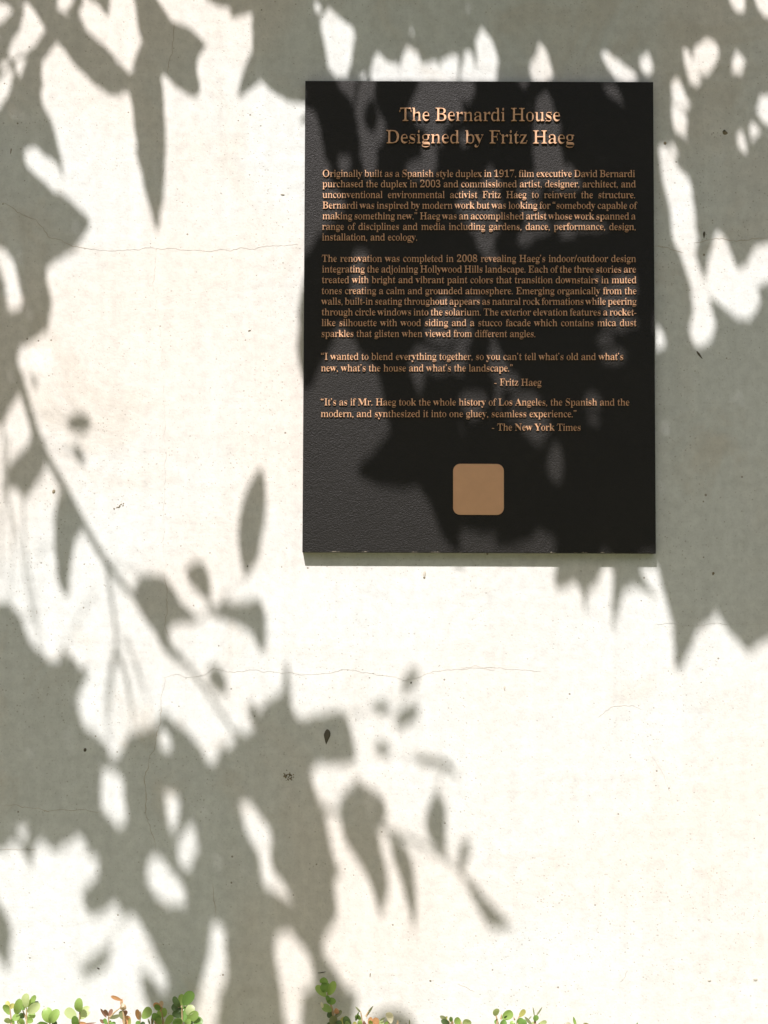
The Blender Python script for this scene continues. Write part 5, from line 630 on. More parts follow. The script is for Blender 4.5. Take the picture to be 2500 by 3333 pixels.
 'x': (302, "16,0 16,15 42,29 71,56 133,136 53,263 33,285 16,293 16,310 157,310 157,294 138,291 129,280 131,272 139,260 183,206 233,257 243,268 246,279 244,286 234,290 220,293 212,294 212,310 299,310 299,296 274,283 245,254 188,184 282,36 288,28 294,21 304,17 308,15 308,0 167,0 167,16 171,17 185,19 195,24 197,30 194,43 183,59 138,114 88,61 77,46 74,34 82,20 103,15 106,0"),
 'y': (283, "54,-140 35,-137 19,-125 9,-107 5,-84 7,-67 15,-53 25,-43 38,-40 46,-42 54,-49 61,-61 63,-76 63,-81 62,-87 66,-96 86,-99 108,-92 124,-74 133,-60 140,-44 146,-26 152,-5 47,251 41,264 35,275 29,283 24,287 14,292 8,293 7,310 150,310 150,293 143,292 128,289 119,284 117,275 118,267 120,262 122,257 185,119 241,241 245,251 247,260 249,267 249,274 247,284 237,289 222,292 214,293 214,310 288,310 288,293 279,290 267,281 258,265 248,242 151,-24 135,-65 119,-96 104,-117 88,-131 72,-138"),
 'z': (258, "36,0 36,14 188,287 126,287 85,283 54,272 34,250 22,216 49,216 55,310 252,310 252,291 106,25 155,25 204,30 240,44 265,69 281,107 253,107 245,0"),
}

# ------------------------------------------------------------------ wall
def build_wall():
    bm = bmesh.new()
    x0, x1, z0, z1 = -3.2, 3.2, -0.05, 2.7
    fs = box(bm, x0, x1, 0.0, 0.22, z0, z1)
    w = from_bm('plaster_wall', bm, M_WALL)
    thing(w, 'off-white plastered wall with hairline cracks and dark specks behind the plaque', 'wall')
    # hairline cracks: shallow ribbons of darker grit standing a hair proud of the plaster
    def crack(pts, w0, seed):
        w0 *= .34 if w0 < .65 else 1.1
        r = random.Random(seed); P = [Vector(p) for p in pts]; Q = []
        for i in range(len(P) - 1):
            n = max(2, int((P[i+1] - P[i]).length / 9))
            for k in range(n):
                q = P[i].lerp(P[i+1], k / n)
                Q.append(q + Vector((mnoise.noise((q.x*.02, q.y*.02, seed)) * 9 + r.uniform(-2.2, 2.2), mnoise.noise((q.x*.02, q.y*.02, seed+50)) * 9 + r.uniform(-2.2, 2.2))))
        Q.append(P[-1])
        bm = bmesh.new(); prev = None; n = len(Q)
        for i, q in enumerate(Q):
            d = (Q[min(n-1, i+1)] - Q[max(0, i-1)]).normalized(); nn = Vector((-d.y, d.x))
            ww = w0 * (0.35 + 0.9 * abs(mnoise.noise((i * .23, seed, 3.1))) * 1.6) * min(1, .25 + 6 * min(i, n-1-i) / n)
            a, b = at(*(q + nn * ww), 0.0), at(*(q - nn * ww), 0.0)
            c = at(*q, 0.0)
            a.y = b.y = -0.0001; c.y = -0.00035
            cur = [bm.verts.new(a), bm.verts.new(c), bm.verts.new(b)]
            if prev:
                bm.faces.new((prev[0], prev[1], cur[1], cur[0])); bm.faces.new((prev[1], prev[2], cur[2], cur[1]))
            prev = cur
        from_bm('hairline_crack', bm, M_CRACK, w)
    C = [([(570, 75), (566, 130), (552, 185), (547, 250)], 1.1), ([(533, 480), (528, 560), (534, 600)], .6),
         ([(508, 800), (500, 930), (520, 1080), (536, 1250), (540, 1450), (534, 1650), (538, 1860)], .55),
         ([(536, 1860), (545, 1990), (538, 2040), (549, 2090)], 1.0), ([(540, 2210), (528, 2260), (520, 2350), (495, 2450), (470, 2540), (482, 2680), (500, 2730), (520, 2780)], .8),
         ([(0, 652), (60, 690), (110, 715), (160, 765), (240, 800), (300, 812)], .9), ([(300, 812), (420, 815), (520, 805), (640, 815), (760, 812), (970, 795)], .5),
         ([(530, 2205), (570, 2198), (640, 2205), (700, 2178), (780, 2185), (860, 2184), (985, 2195), (1160, 2182), (1250, 2200), (1330, 2215), (1420, 2180), (1550, 2173), (1760, 2185)], .55),
         ([(0, 2622), (80, 2628), (150, 2640), (250, 2632), (340, 2646)], .8), ([(0, 2768), (60, 2765), (120, 2760)], .7), ([(690, 2875), (700, 2930), (698, 2985)], .9),
         ([(2133, 800), (2180, 812), (2225, 822)], .9), ([(2262, 788), (2340, 782), (2420, 780), (2500, 774)], .8),
         ([(2130, 2030), (2280, 2035), (2380, 2034), (2500, 2026)], .5), ([(1505, 2170), (1610, 2180)], .5), ([(2100, 2430), (2160, 2520), (2190, 2620)], .5),
         ([(1950, 2330), (1990, 2300), (2060, 2296), (2090, 2310)], .5), ([(1490, 3204), (1520, 3215), (1545, 3228)], .8), ([(2013, 3200), (2035, 3182), (2042, 3160)], .7)]
    for i, (pts, ww) in enumerate(C): crack(pts, ww, 7 + i * 3)
    # marks on the plaster: small raised drips, splashes and grit
    def blob(name, x, y, rx, ry, ang, mat, tail=0.0, seed=0, h=0.0006):
        bm = bmesh.new(); r = random.Random(seed); n = 36; ring = []; inner = []
        for i in range(n):
            t = 2 * math.pi * i / n; k = 1 + .10 * mnoise.noise((math.cos(t) * 1.7, math.sin(t) * 1.7, seed * 3.3))
            u, v = rx * math.cos(t) * k, ry * math.sin(t) * k
            if tail and v < 0: v *= .62
            if tail and v > 0: u *= max(.12, 1 - tail * (v / ry) ** 1.0)
            for lst, f, hh in ((ring, 1.0, .0001), (inner, .72, h)):
                X = x + (u * math.cos(ang) - v * math.sin(ang)) * f; Y = y + (u * math.sin(ang) + v * math.cos(ang)) * f
                p = at(X, Y, 0.0); p.y = -hh; lst.append(bm.verts.new(p))
        for i in range(n):
            j = (i + 1) % n; bm.faces.new((ring[i], ring[j], inner[j], inner[i]))
        bm.faces.new(inner)
        return from_bm(name, bm, mat, w, True)
    blob('tar_drip', 1065, 2393, 11, 30, .12, M_TAR, .75, 3, .0015)
    for k in range(34):
        r = random.Random(100 + k)
        blob('lichen_spot', 938 + r.gauss(0, 9), 2526 + r.gauss(0, 9), r.uniform(1.2, 3.2), r.uniform(1.2, 3.0), r.uniform(0, 3), M_STAIN, 0, k, .0003)
    for k in range(10):
        r = random.Random(300 + k); t = k / 9
        blob('insect_trace', 372 + 30 * t + r.gauss(0, 2), 1656 - 17 * t + r.gauss(0, 2), r.uniform(2, 4.5), r.uniform(1.2, 2.2), -.5 + r.uniform(-.3, .3), M_STAIN, 0, k, .0004)
    blob('splash_mark', 2292, 762, 4, 14, .05, M_TAR, .5, 8); blob('splash_mark', 2275, 1153, 3.5, 21, -.65, M_TAR, .6, 9)
    blob('splash_mark', 2360, 431, 9, 8, .4, M_STAIN, .2, 10); blob('splash_mark', 2358, 426, 4, 6, .9, M_TAR, .2, 10, .0008)
    blob('splash_mark', 2165, 466, 5, 5, 0, M_STAIN, 0, 11)
    blob('splash_mark', 2322, 1866, 4, 7, .3, M_STAIN, .4, 12); blob('splash_mark', 1642, 2238, 3, 12, .05, M_PALE, .7, 13); blob('splash_mark', 1382, 1868, 5, 17, .12, M_PALE, .5, 14)
    blob('splash_mark', 1381, 1880, 4, 3, .1, M_STAIN, 0, 15); blob('splash_mark', 2309, 3191, 6, 4.5, 0, M_PALE, 0, 16); blob('splash_mark', 2459, 3188, 7, 6, 0, M_PALE, 0, 17)
    blob('splash_mark', 36, 490, 2, 12, .1, M_STAIN, .3, 18); blob('splash_mark', 920, 634, 7, 2, .1, M_STAIN, 0, 19); blob('splash_mark', 320, 3152, 5, 2, .4, M_TAR, 0, 20)
    blob('splash_mark', 1048, 3165, 14, 1.6, -.15, M_TAR, .3, 21); blob('splash_mark', 1401, 3192, 3.5, 2.5, 0, M_STAIN, 0, 22); blob('splash_mark', 812, 1076, 5, 2, -.3, M_STAIN, 0, 23)
    blob('splash_mark', 175, 1600, 5, 7, .3, M_STAIN, 0, 24); blob('splash_mark', 277, 2441, 5, 6, .3, M_TAR, 0, 25); blob('splash_mark', 806, 1843, 2.4, 2.4, .3, M_TAR, 0, 26); blob('splash_mark', 1338, 2222, 2.4, 3.4, .3, M_TAR, 0, 27)
    blob('splash_mark', 1205, 3172, 1.6, 9, .1, M_STAIN, .3, 28)
build_wall()

# ------------------------------------------------------------------ plaque
PT = 0.0120                              # plaque thickness
def build_plaque():
    c = [at(993.8, 264, PT), at(2127, 265.3, PT), at(2134.8, 1803, PT), at(983.8, 1796.5, PT)]
    x0 = (c[0].x + c[3].x) / 2; x1 = (c[1].x + c[2].x) / 2
    z1 = (c[0].z + c[1].z) / 2; z0 = (c[2].z + c[3].z) / 2
    root = empty('wall_plaque', ((x0 + x1) / 2, 0, z0))
    thing(root, 'black grained plaque with raised bronze lettering mounted on the white plaster wall', 'plaque')
    off = Vector(root.location)
    bm = bmesh.new()
    box(bm, x0, x1, -PT, -0.0002, z0, z1)
    bmesh.ops.bevel(bm, geom=[e for e in bm.edges if abs(e.verts[0].co.y + PT) < 1e-6 and abs(e.verts[1].co.y + PT) < 1e-6], offset=0.0007, segments=2, affect='EDGES', profile=0.6)
    bmesh.ops.translate(bm, vec=-off, verts=bm.verts)
    panel = from_bm('panel', bm, M_PANEL, root)
    # worn chips of bare metal along the lower front edge
    r = random.Random(4); x = x0 + .008
    while x < x1 - .01:
        L = r.uniform(.001, .014) if r.random() < .7 else r.uniform(.01, .03)
        if r.random() < (.75 if x < x0 + .22 else .25):
            bm = bmesh.new(); n = max(3, int(L / .0012)); lo = []; hi = []
            for i in range(n + 1):
                t = i / n; hgt = (.0002 + r.random() ** 3 * .0012) * min(1, 5 * min(t, 1 - t) + .1)
                lo.append(bm.verts.new((x + L * t, -PT - .00012, z0 + .0006))); hi.append(bm.verts.new((x + L * t, -PT - .00018, z0 + .0007 + hgt)))
            for i in range(n): bm.faces.new((lo[i], lo[i+1], hi[i+1], hi[i]))
            bmesh.ops.translate(bm, vec=-off, verts=bm.verts)
            from_bm('worn_chip', bm, M_CHIP, root)
        x += L + r.uniform(.002, .03)
    # the rounded bronze tag near the foot (its printed code is left out)
    a, b = at(1475, 1509.7, PT), at(1640, 1676.2, PT)
    tx0, tx1, tz0, tz1, rad = a.x, b.x, b.z, a.z, 23 * PXM
    bm = bmesh.new(); ring = []
    for (cx, cz, s) in ((tx1 - rad, tz1 - rad, 0), (tx0 + rad, tz1 - rad, 1), (tx0 + rad, tz0 + rad, 2), (tx1 - rad, tz0 + rad, 3)):
        for k in range(9):
            t = (s + k / 8) * math.pi / 2
            ring.append((cx + rad * math.cos(t), cz + rad * math.sin(t)))
    f = bm.faces.new([bm.verts.new((x, -PT - .0012, z)) for x, z in ring])
    bm.normal_update()
    if f.normal.y > 0: f.normal_flip()
    e = bmesh.ops.extrude_face_region(bm, geom=[f])
    bmesh.ops.translate(bm, vec=(0, .0014, 0), verts=[v for v in e['geom'] if isinstance(v, bmesh.types.BMVert)])
    bmesh.ops.recalc_face_normals(bm, faces=bm.faces)
    bmesh.ops.bevel(bm, geom=[ed for ed in bm.edges if all(abs(v.co.y + PT + .0012) < 1e-6 for v in ed.verts)], offset=.0003, segments=2, affect='EDGES')
    bmesh.ops.translate(bm, vec=-off, verts=bm.verts)
    tag = from_bm('blank_tag', bm, M_BRONZE, root); tag['label'] = 'rounded square bronze tag below the lettering'
    # lettering
    def disc(cx, cy, r, n=10): return [(cx + r * math.cos(2*math.pi*i/n), cy + r * math.sin(2*math.pi*i/n)) for i in range(n)]
    comma = [(38, 28), (58, 52), (88, 52), (106, 30), (104, -4), (84, -44), (50, -74), (42, -64), (66, -40), (74, -12), (52, -4), (40, 8)]
    def shift(p, dx, dy): return [(x + dx, y + dy) for x, y in p]
    def turn(p, cx, cy): return [(2*cx - x, 2*cy - y) for x, y in p]
    CAPH = 455
    q = shift(comma, -6, CAPH - 44)
    qo = turn(q, 66, CAPH - 52)
    SPECIAL = {',': (130, [comma]), '.': (130, [disc(66, 24, 32)]), '-': (185, [[(22, 116), (160, 116), (160, 160), (22, 160)]]),
               '/': (180, [[(-5, -8), (30, -8), (182, CAPH + 6), (147, CAPH + 6)]]), '’': (130, [q]),
               '”': (240, [q, shift(q, 105, 0)]), '“': (240, [qo, shift(qo, 105, 0)])}
    G = dict(SPECIAL)
    for ch, (adv, s) in GLYPHS.items():
        G[ch] = (adv, [[tuple(map(int, p.split(','))) for p in part.split()] for part in s.split('|')])
    def line(text, xl, xr, ybase_l, ybase_r, em, height, label=None, fit=False):
        """em in photograph pixels per 1000 units; xl / xr / baseline in photograph pixels"""
        total = sum(G[c][0] for c in text if c != ' ') * em / 1000
        nsp = text.count(' ')
        space = .165 * em; sx = 1.0
        width = xr - xl
        if fit:
            sx = width / (total + space * nsp); space *= sx
        else:
            space = (width - total) / max(1, nsp)
            if space < .11 * em or space > .42 * em:
                space = min(max(space, .11 * em), .42 * em); sx = (width - space * nsp) / total
        p0, p1 = at(xl, ybase_l, PT), at(xr, ybase_r, PT)
        k = (p1 - p0).length / width
        cu = bpy.data.curves.new('lettering', 'CURVE'); cu.dimensions = '2D'; cu.fill_mode = 'BOTH'
        x = 0.0
        for ch in text:
            if ch == ' ': x += space; continue
            adv, parts = G[ch]
            for poly in parts:
                sp = cu.splines.new('POLY'); sp.points.add(len(poly) - 1); sp.use_cyclic_u = True
                for i, (u, v) in enumerate(poly):
                    sp.points[i].co = ((x + u * em / 1000 * sx) * k, v * em / 1000 * k, 0, 1)
            x += adv * em / 1000 * sx
        cu.extrude = height / 2
        tmp = bpy.data.objects.new('lettering', cu); COL.objects.link(tmp)
        bpy.context.view_layer.update()
        me = bpy.data.meshes.new_from_object(tmp.evaluated_get(bpy.context.evaluated_depsgraph_get()))
        bpy.data.objects.remove(tmp); bpy.data.curves.remove(cu)
        ang = math.atan2(p1.z - p0.z, p1.x - p0.x); ca, sa = math.cos(ang), math.sin(ang)
        base = p0 - off
        for v in me.vertices:
            X, Y, Z = v.co
            v.co = (base.x + X * ca - Y * sa, -PT - height / 2 - .00005 - Z - off.y, base.z + X * sa + Y * ca)
        me.name = 'lettering'; me.materials.clear()
        o = link('lettering', me, M_BRONZE, root)
        if label: o['label'] = label
        return o
    def T(n, x, y):
        return (1000 + x * .6932, (500 if n == 6 else 1100) + y * .6932)
    line('The Bernardi House', 1299, 1822.5, 394.3, 395.6, 94, .0021, 'first line of the large bronze heading', True)
    line('Designed by Fritz Haeg', 1254, 1868, 467.0, 468.6, 94, .0021, 'second line of the large bronze heading', True)
    rows = [(6, 110, 70, 1538), (6, 158.5, 70, 1542), (6, 209, 70, 1541), (6, 259, 70, 1545), (6, 309, 70, 1541), (6, 358.5, 68, 1543), (6, 408, 68, 518),
            (6, 508.5, 68, 1543), (6, 558.5, 68, 1543), (6, 608.5, 67, 1545), (6, 660, 66, 1545), (6, 709.5, 66, 1545), (6, 760, 66, 1546), (6, 810, 66, 1545), (6, 861, 65, 1073),
            (7, 103, 63, 1484), (7, 157, 63, 967), (7, 224, 877, 1099), (7, 317, 62, 1512), (7, 371.5, 62, 1266), (7, 435, 866, 1284)]
    for i, (reg, yb, a, b) in enumerate(rows):
        X0, Y = T(reg, a, yb); X1, _ = T(reg, b, yb)
        fit = i == 6 or i == 14 or i >= 15
        line(TEXT[i], X0, X1, Y, Y + .6, 49.5, .0015, None, fit)
TEXT = """Originally built as a Spanish style duplex in 1917, film executive David Bernardi
purchased the duplex in 2003 and commissioned artist, designer, architect, and
unconventional environmental activist Fritz Haeg to reinvent the structure.
Bernardi was inspired by modern work but was looking for “somebody capable of
making something new.” Haeg was an accomplished artist whose work spanned a
range of disciplines and media including gardens, dance, performance, design,
installation, and ecology.
The renovation was completed in 2008 revealing Haeg’s indoor/outdoor design
integrating the adjoining Hollywood Hills landscape. Each of the three stories are
treated with bright and vibrant paint colors that transition downstairs in muted
tones creating a calm and grounded atmosphere. Emerging organically from the
walls, built-in seating throughout appears as natural rock formations while peering
through circle windows into the solarium. The exterior elevation features a rocket-
like silhouette with wood siding and a stucco facade which contains mica dust
sparkles that glisten when viewed from different angles.
“I wanted to blend everything together, so you can’t tell what’s old and what’s
new, what’s the house and what’s the landscape.”
- Fritz Haeg
“It’s as if Mr. Haeg took the whole history of Los Angeles, the Spanish and the
modern, and synthesized it into one gluey, seamless experience.”
- The New York Times""".split('\n')
build_plaque()

# ------------------------------------------------------------------ overhanging tree
# The boughs stand between the sun and the wall, about half a metre to a metre out from the plaster and above the
# picture. A blade or twig is laid out by where its shade falls on the wall and lifted towards the sun by its depth.
def depth_at(x, y):
    return 0.46 + 0.42 * y / PH + 0.04 * mnoise.noise((x * .0011, y * .0011, 4.2))
def lift(x, y, d):
    return at(x, y, 0.0) + SDIR * d
def build_tree():
    TX, TY = -1.75, -0.85
    root = empty('overhanging_tree', (TX, TY, 0))
    thing(root, 'broad-leaved tree reaching over the wall, throwing leaf shadows on the plaster and plaque', 'tree')
    off = Vector((TX, TY, 0))
    bark = bmesh.new(); 
    limbs = []
    for pts, r0, r1 in LIMBS:
        P = smooth_path([lift(x, y, depth_at(x, y)) for x, y in pts], 6)
        n = len(P); limbs.append((P, r0, r1))
        tube(bark, [p - off for p in P], [(r0 + (r1 - r0) * (i / (n-1)) ** .8) * MM for i in range(n)], 9)
    for row in TWIGS.replace('\n', '').split(';'):
        ax, ay, bx, by, rr = map(int, row.split(','))
        a, b = lift(ax, ay, depth_at(ax, ay)), lift(bx, by, depth_at(bx, by))
        L = (b - a).length
        mid = a.lerp(b, .5) + SDIR.normalized() * (L * .12)
        tube(bark, [p - off for p in (a, mid, b)], [rr * 1e-4 * 1.15, rr * 1e-4, rr * 1e-4 * .85], 5)
    from_bm('branches', bark, M_BARK, root, True)
    tb = bmesh.new()
    fork = Vector((TX + .06, TY + .05, 1.75))
    tr = smooth_path([Vector((TX, TY, -.03)), Vector((TX + .02, TY, .5)), Vector((TX - .03, TY + .02, 1.2)), fork], 6)
    n = len(tr)
    tube(tb, [p - off for p in tr], [(.085 - .030 * i / (n-1)) * (1 + (.5 if i == 0 else 0)) * (1 + .06 * mnoise.noise((i * .7, 1, 2))) for i in range(n)], 14)
    for P, r0, r1 in limbs:
        if r0 >= 9:
            a = P[0]; q = smooth_path([fork - Vector((0, 0, .06)), fork.lerp(a, .4) + Vector((0, 0, .06)), a], 6)
            k = len(q); tube(tb, [p - off for p in q], [.045 + (r0 * MM * 1.02 - .045) * i / (k-1) for i in range(k)], 11)
    from_bm('trunk', tb, M_BARK, root, True)
    r = random.Random(21)
    lf = bmesh.new(); NU = 11
    for row in LEAVES.replace('\n', '').split(';'):
        bx, by, tx, ty, w, bend, a, b = map(int, row.split(','))
        bend /= 100; a /= 100; b /= 100
        L = math.hypot(tx - bx, ty - by); c, s = (tx - bx) / L, (ty - by) / L
        d0 = depth_at(bx, by) + r.uniform(-.02, .02)
        gx, gy = r.gauss(.05, .35), r.gauss(.42, .30)          # how the blade's plane leans
        fold = r.uniform(.05, .35); curl = r.gauss(0, .25)
        um = a / (a + b); nrm = um ** a * (1 - um) ** b
        rows = []
        for i in range(NU):
            u = i / (NU - 1); u = .5 - .5 * math.cos(math.pi * u)
            hw = w * (max(u, 0) ** a * max(0, 1 - u) ** b) / nrm
            if i in (0, NU - 1): hw = .6
            v0 = bend * L * 4 * u * (1 - u); ring = []
            for kx in (-1, -.5, 0, .5, 1):
                v = v0 + hw * kx
                X = bx + c * u * L - s * v; Y = by + s * u * L + c * v
                dx, dy = (X - bx) * PXM, (Y - by) * PXM
                d = d0 + gx * dx + gy * dy + fold * abs(kx) * hw * PXM + curl * (u * L * PXM) ** 2 * 4
                ring.append(lf.verts.new(lift(X, Y, d) - off))
            rows.append(ring)
        for i in range(NU - 1):
            for k in range(4):
                f = lf.faces.new((rows[i][k], rows[i][k+1], rows[i+1][k+1], rows[i+1][k])); f.smooth = True
    from_bm('crown', lf, M_CROWN, root)
build_tree()

# ------------------------------------------------------------------ box shrubs along the foot of the wall
def shrub_mats():
    K = {'g': ((0.265, 0.403, 0.114), (0.416, 0.585, 0.128)), 'p': ((0.418, 0.501, 0.237), (0.575, 0.671, 0.238)), 'y': ((0.489, 0.489, 0.165), (0.670, 0.609, 0.165)),  # the pale tint has leaf gloss painted into its colour
         'd': ((0.075, 0.123, 0.047), (0.135, 0.207, 0.063)), 'm': ((0.151, 0.283, 0.073), (0.284, 0.453, 0.092)), 'o': ((0.200, 0.224, 0.110), (0.279, 0.303, 0.123)),
         'r': ((0.272, 0.152, 0.110), (0.336, 0.179, 0.095)), 'b': ((0.554, 0.290, 0.133), (0.658, 0.357, 0.141)), 't': ((0.645, 0.477, 0.308), (0.670, 0.489, 0.285)), 'c': ((0.800, 0.759, 0.579), (0.747, 0.687, 0.447))}
    return {k: leaf_material('shrub_leaf_' + n, c, t, .32, .38, .16) for (k, (c, t)), n in zip(K.items(), ('green', 'pale', 'yellow', 'dark', 'mid', 'olive', 'reddish', 'orange', 'tan', 'cream'))}
SM = shrub_mats(); SKEYS = list(SM); M_TWIG = plain('shrub_stem', (0.42, 0.31, 0.17), 0.8, 0.3, 200)
def blade(bm, base, tip, width, mat, r, nrm=None, kind='box'):
    ax = tip - base; L = ax.length
    if L < 1e-5: return
    ax.normalize()
    view = Vector((0, -1, .25)).normalized() if nrm is None else nrm
    side = ax.cross(view)
    if side.length < 1e-4: side = ax.orthogonal()
    side.normalize(); nor = side.cross(ax).normalized()
    a, b = (.62, .42) if kind == 'box' else (.6, .75)
    um = a / (a + b); nn = um ** a * (1 - um) ** b
    N = 9; rows = []; cup = r.uniform(.08, .28); arc = r.uniform(-.12, .18)
    for i in range(N):
        u = .5 - .5 * math.cos(math.pi * i / (N - 1))
        hw = width * .60 * (u ** a * (1 - u) ** b) / nn
        if i == 0: hw = width * .03
        if i == N - 1: hw = width * .05
        row = []
        for kx in (-1, -.55, 0, .55, 1):
            row.append(bm.verts.new(base + ax * (u * L) + side * (hw * kx) + nor * (cup * abs(kx) ** 1.5 * hw + arc * L * 4 * u * (1 - u))))
        rows.append(row)
    mi = SKEYS.index(mat)
    for i in range(N - 1):
        for k in range(4):
            f = bm.faces.new((rows[i][k], rows[i][k+1], rows[i+1][k+1], rows[i+1][k])); f.smooth = True; f.material_index = mi

SHRUBS = [  # zoom origin and scale, label, stems, blades (base, tip, width, tint)
 ((0, 3080), 'light green box shrub in the corner at the left end of the row', [((290, 860), (285, 640)), ((125, 860), (108, 650)), ((292, 800), (245, 690))],
  [(105,740,48,630,62,'g'),(108,660,162,625,44,'y'),(104,655,70,595,40,'y'),(180,735,215,565,74,'g'),(275,670,290,508,76,'p'),(298,655,388,533,52,'g'),(310,665,418,600,40,'d'),(298,715,432,620,82,'p'),(130,800,210,738,60,'g'),(300,790,378,728,66,'g'),(110,830,55,780,48,'p'),(200,850,245,785,62,'p'),(215,780,255,725,54,'d'),(300,830,345,770,60,'g'),(255,850,230,780,56,'g'),(150,855,120,790,40,'g'),(265,690,240,640,40,'m')]),
 ((0, 3080), 'box shrub with two broad round green leaves, left of the pale three-leaved one', [((538, 900), (535, 822))],
  [(535,828,502,660,98,'g'),(542,828,632,682,84,'g'),(520,845,415,825,36,'m'),(565,850,610,810,50,'d')]),
 ((0, 3080), 'pale box shrub with three fresh leaves fanned at its tip', [((855, 900), (862, 690))],
  [(860,712,862,558,78,'g'),(825,778,708,680,86,'p'),(862,785,968,655,86,'p'),(822,870,800,752,64,'m'),(855,825,935,830,26,'b'),(840,860,1040,825,20,'r')]),
 ((0, 3080), 'reddish box shrub with narrow pointed leaves and a curled orange tip', [((1172, 900), (1170, 750)), ((1180, 780), (1235, 715), (1300, 665)), ((1342, 900), (1338, 760), (1318, 640), (1310, 590))],
  [(1150,770,1085,672,24,'r'),(1168,755,1130,683,34,'r'),(1175,755,1212,678,36,'r'),(1188,778,1295,745,34,'o'),(1130,830,1078,790,30,'r'),(1150,850,1125,780,34,'m'),(1315,585,1200,538,34,'b'),(1308,640,1318,565,24,'b'),(1335,690,1330,620,56,'t'),(1328,790,1308,695,54,'o'),(1365,860,1370,748,76,'b'),(1345,755,1360,690,40,'r'),(1395,860,1405,770,30,'y'),(1160,850,1200,800,30,'g'),(1180,845,1250,830,34,'m'),(1310,640,1345,630,34,'c')]),
 ((300, 3080), 'small box shrub with a withered brown leaf and one bright green leaf', [((515, 900), (517, 705))],
  [(500,795,488,680,44,'b'),(515,790,525,705,24,'t'),(540,780,635,668,84,'g'),(505,860,490,805,44,'m'),(535,870,560,815,40,'d')]),
 ((300, 3080), 'box shrub with an orange scorched top leaf beside the dark green one', [((765, 900), (762, 780), (745, 655)), ((690, 900), (655, 780)), ((640, 900), (665, 770))],
  [(742,665,662,622,50,'b'),(735,690,680,630,50,'m'),(745,665,748,588,38,'t'),(745,720,755,650,26,'b'),(768,765,792,668,58,'g'),(748,770,712,698,40,'g'),(792,850,868,745,60,'g'),(742,800,648,730,62,'m'),(650,850,655,735,26,'d'),(685,850,695,778,36,'t'),(625,845,603,782,16,'o'),(715,850,725,770,60,'g'),(745,860,780,815,44,'p')]),
 ((300, 3080), 'dense dark green box shrub, largest leafed of the row', [((972, 900), (968, 640)), ((940, 660), (930, 590))],
  [(990,640,1078,485,98,'m'),(965,645,965,515,62,'g'),(948,655,882,542,56,'d'),(945,680,930,580,24,'b'),(955,705,866,632,74,'d'),(962,765,872,708,64,'d'),(985,815,990,645,80,'m'),(1030,745,1085,635,80,'p'),(1030,815,1138,705,82,'g'),(962,860,890,785,84,'m'),(1108,860,1178,772,86,'m'),(965,700,1018,638,20,'c'),(1010,850,1060,790,60,'g'),(1000,870,1090,815,50,'d')]),
 ((950, 3080), 'tallest box shoot of the row, yellow-green leaves on a thin bent stem', [((480, 900), (455, 770), (425, 640), (390, 545), (384, 500))],
  [(355,400,345,334,76,'m'),(378,495,348,383,92,'m'),(400,528,460,376,70,'g'),(374,545,262,425,66,'g'),(410,600,375,530,40,'m'),(425,632,428,552,86,'m'),(432,700,328,640,66,'g'),(335,668,316,598,26,'c'),(400,665,380,635,30,'c'),(450,750,385,718,66,'d'),(460,775,538,695,38,'o'),(462,725,498,680,52,'b'),(475,860,425,755,76,'o'),(540,870,578,762,70,'y'),(620,870,580,752,74,'d'),(590,870,610,815,50,'g'),(430,870,395,820,60,'d'),(520,870,500,800,60,'d')]),
 ((950, 3080), 'box shrub with grass-thin olive leaves and a cream dry leaf', [((760, 900), (742, 705)), ((800, 760), (830, 700)), ((1048, 900), (1050, 800))],
  [(742,712,684,650,16,'o'),(745,795,688,745,42,'m'),(797,765,878,643,20,'o'),(690,805,725,705,22,'d'),(835,860,855,765,42,'b'),(905,870,905,768,60,'b'),(860,870,845,800,36,'g'),(735,860,735,795,44,'g'),(950,805,1008,770,18,'o'),(1070,835,1045,712,66,'c'),(965,870,960,795,54,'p'),(1140,870,1145,792,16,'t'),(1275,870,1270,788,12,'o'),(700,870,665,820,40,'y'),(790,870,775,800,30,'r'),(1015,870,1030,810,36,'g')]),
 ((1350, 3080), 'low box shrub with olive and pale leaf tips between two bare stretches', [((370, 900), (378, 800)), ((505, 900), (500, 840))],
  [(352,795,272,755,34,'o'),(372,840,285,798,52,'d'),(382,815,402,765,36,'m'),(505,860,436,778,64,'g'),(525,860,596,798,72,'p'),(395,870,410,800,30,'t'),(335,790,350,755,20,'y')]),
 ((1350, 3080), 'pale box shrub with a small round leaf standing left of a yellow one', [((892, 900), (885, 780), (878, 745)), ((1110, 900), (1115, 800), (1132, 750)), ((930, 790), (938, 735))],
  [(876,755,880,672,62,'p'),(945,785,1055,708,86,'g'),(965,775,1000,748,18,'d'),(905,860,868,795,36,'m'),(925,860,978,798,62,'m'),(1128,765,1192,685,46,'y'),(1105,860,1165,778,60,'m'),(1050,870,1060,805,50,'g'),(1080,800,1065,760,14,'t'),(1185,880,1180,788,44,'m')]),
 ((1350, 3080), 'box shrub with two upright grass-thin leaf tips, right end of the row', [((1300, 900), (1300, 790), (1318, 740))],
  [(1262,850,1186,758,28,'o'),(1292,755,1274,652,12,'o'),(1318,748,1378,655,14,'o'),(1298,808,1312,742,52,'m'),(1325,860,1425,810,40,'p'),(1230,790,1262,755,12,'o'),(1270,870,1290,815,40,'p')]),
 ((1800, 3080), 'barely visible box shrub showing only pale tips at the picture edge', [((300, 1050), (290, 950))],
  [(250,865,220,760,26,'g'),(330,870,385,838,56,'y'),(150,880,190,830,60,'c'),(905,900,910,820,18,'m')]),
]
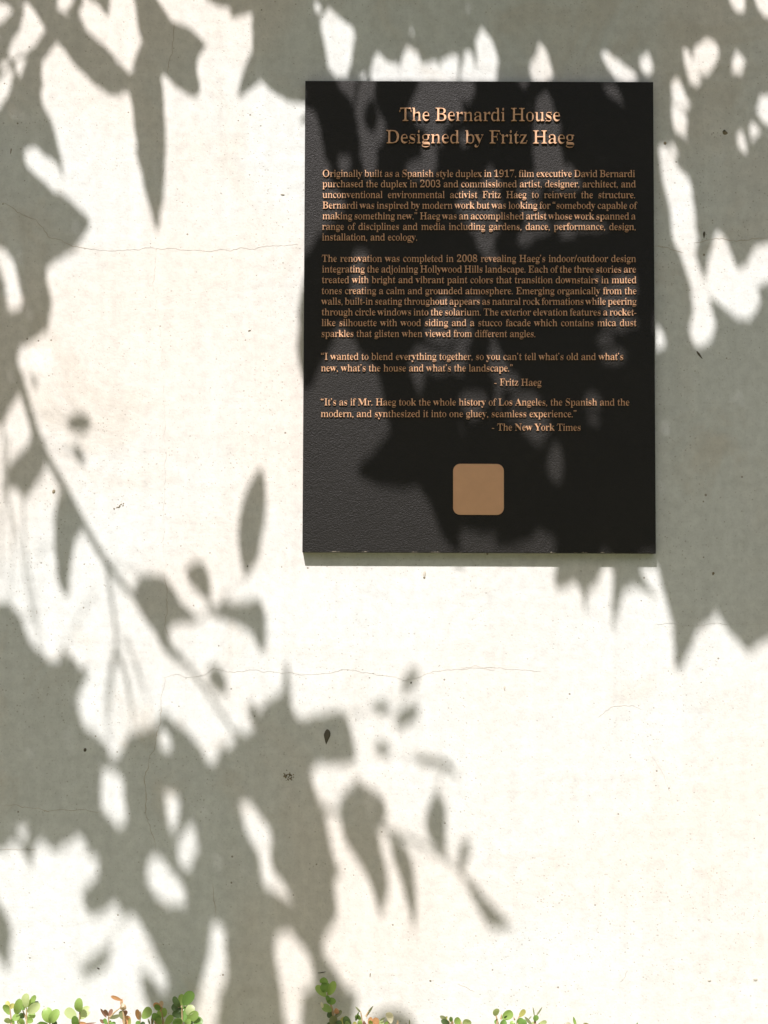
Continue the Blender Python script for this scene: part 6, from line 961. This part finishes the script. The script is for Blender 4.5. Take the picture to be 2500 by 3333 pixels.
def build_shrubs():
    for si, ((ox, oy), label, stems, blades) in enumerate(SHRUBS):
        r = random.Random(50 + si); S = .3014
        base_d = r.uniform(.022, .034)
        def pt(x, y, d=None): return at(ox + x * S, oy + y * S, base_d if d is None else d)
        foot = pt(stems[0][0][0], 900); foot = Vector((foot.x, -base_d - .05, 0))
        root = empty('box_shrub', foot)
        thing(root, label, 'shrub', 'clipped box shrubs along the foot of the wall')
        sb = bmesh.new(); lb = bmesh.new()
        for st in stems:
            P = [pt(x, y) for x, y in st]
            if st[0][1] >= 900:
                b0 = P[0]; P = [Vector((foot.x + r.uniform(-.01, .01), foot.y, -.02)), Vector((foot.x + (b0.x - foot.x) * .4 + r.uniform(-.01, .01), foot.y - .01, .25)), b0 - Vector((0, .008, .10))] + P
            P = smooth_path(P, 4); n = len(P)
            rr = .0032 if st[0][1] >= 900 else .0009
            tube(sb, [p - foot for p in P], [max(.0006, rr * (1 - i / (n - 1)) ** 1.3 + .00065) for i in range(n)], 6)
        for (bx, by, tx, ty, w, k) in blades:
            d0 = base_d + r.uniform(-.003, .003); dd = r.uniform(-.004, .009)
            a, b = pt(bx, by, d0), pt(tx, ty, max(.006, d0 + dd))
            tilt = Vector((r.uniform(-.25, .25), -1, r.uniform(-.05, .5))).normalized()
            blade(lb, a - foot, b - foot, w * S * PXM, k, r, tilt, 'box' if w > 30 else 'narrow')
        # the body of the shrub below the picture
        low = pt(stems[0][0][0], 900)
        for i in range(90):
            t = r.random() ** .6
            z = .16 + t * (low.z - .045 - .16)
            c = Vector((low.x + r.gauss(0, .028), -base_d - .03 - abs(r.gauss(0, .035)), z))
            if c.y > -.02: c.y = -.02
            ang = r.uniform(0, 2 * math.pi); L = r.uniform(.010, .017)
            d = Vector((math.cos(ang) * .8, -abs(math.sin(ang)) * .5, r.uniform(.1, .9))).normalized()
            blade(lb, c - foot, c + d * L - foot, L * r.uniform(.5, .62), r.choice('ggmmdpo'), r, Vector((r.uniform(-.5, .5), -1, r.uniform(0, 1))).normalized())
        from_bm('stem', sb, M_TWIG, root, True)
        from_bm('foliage', lb, [SM[k] for k in SKEYS], root)
build_shrubs()
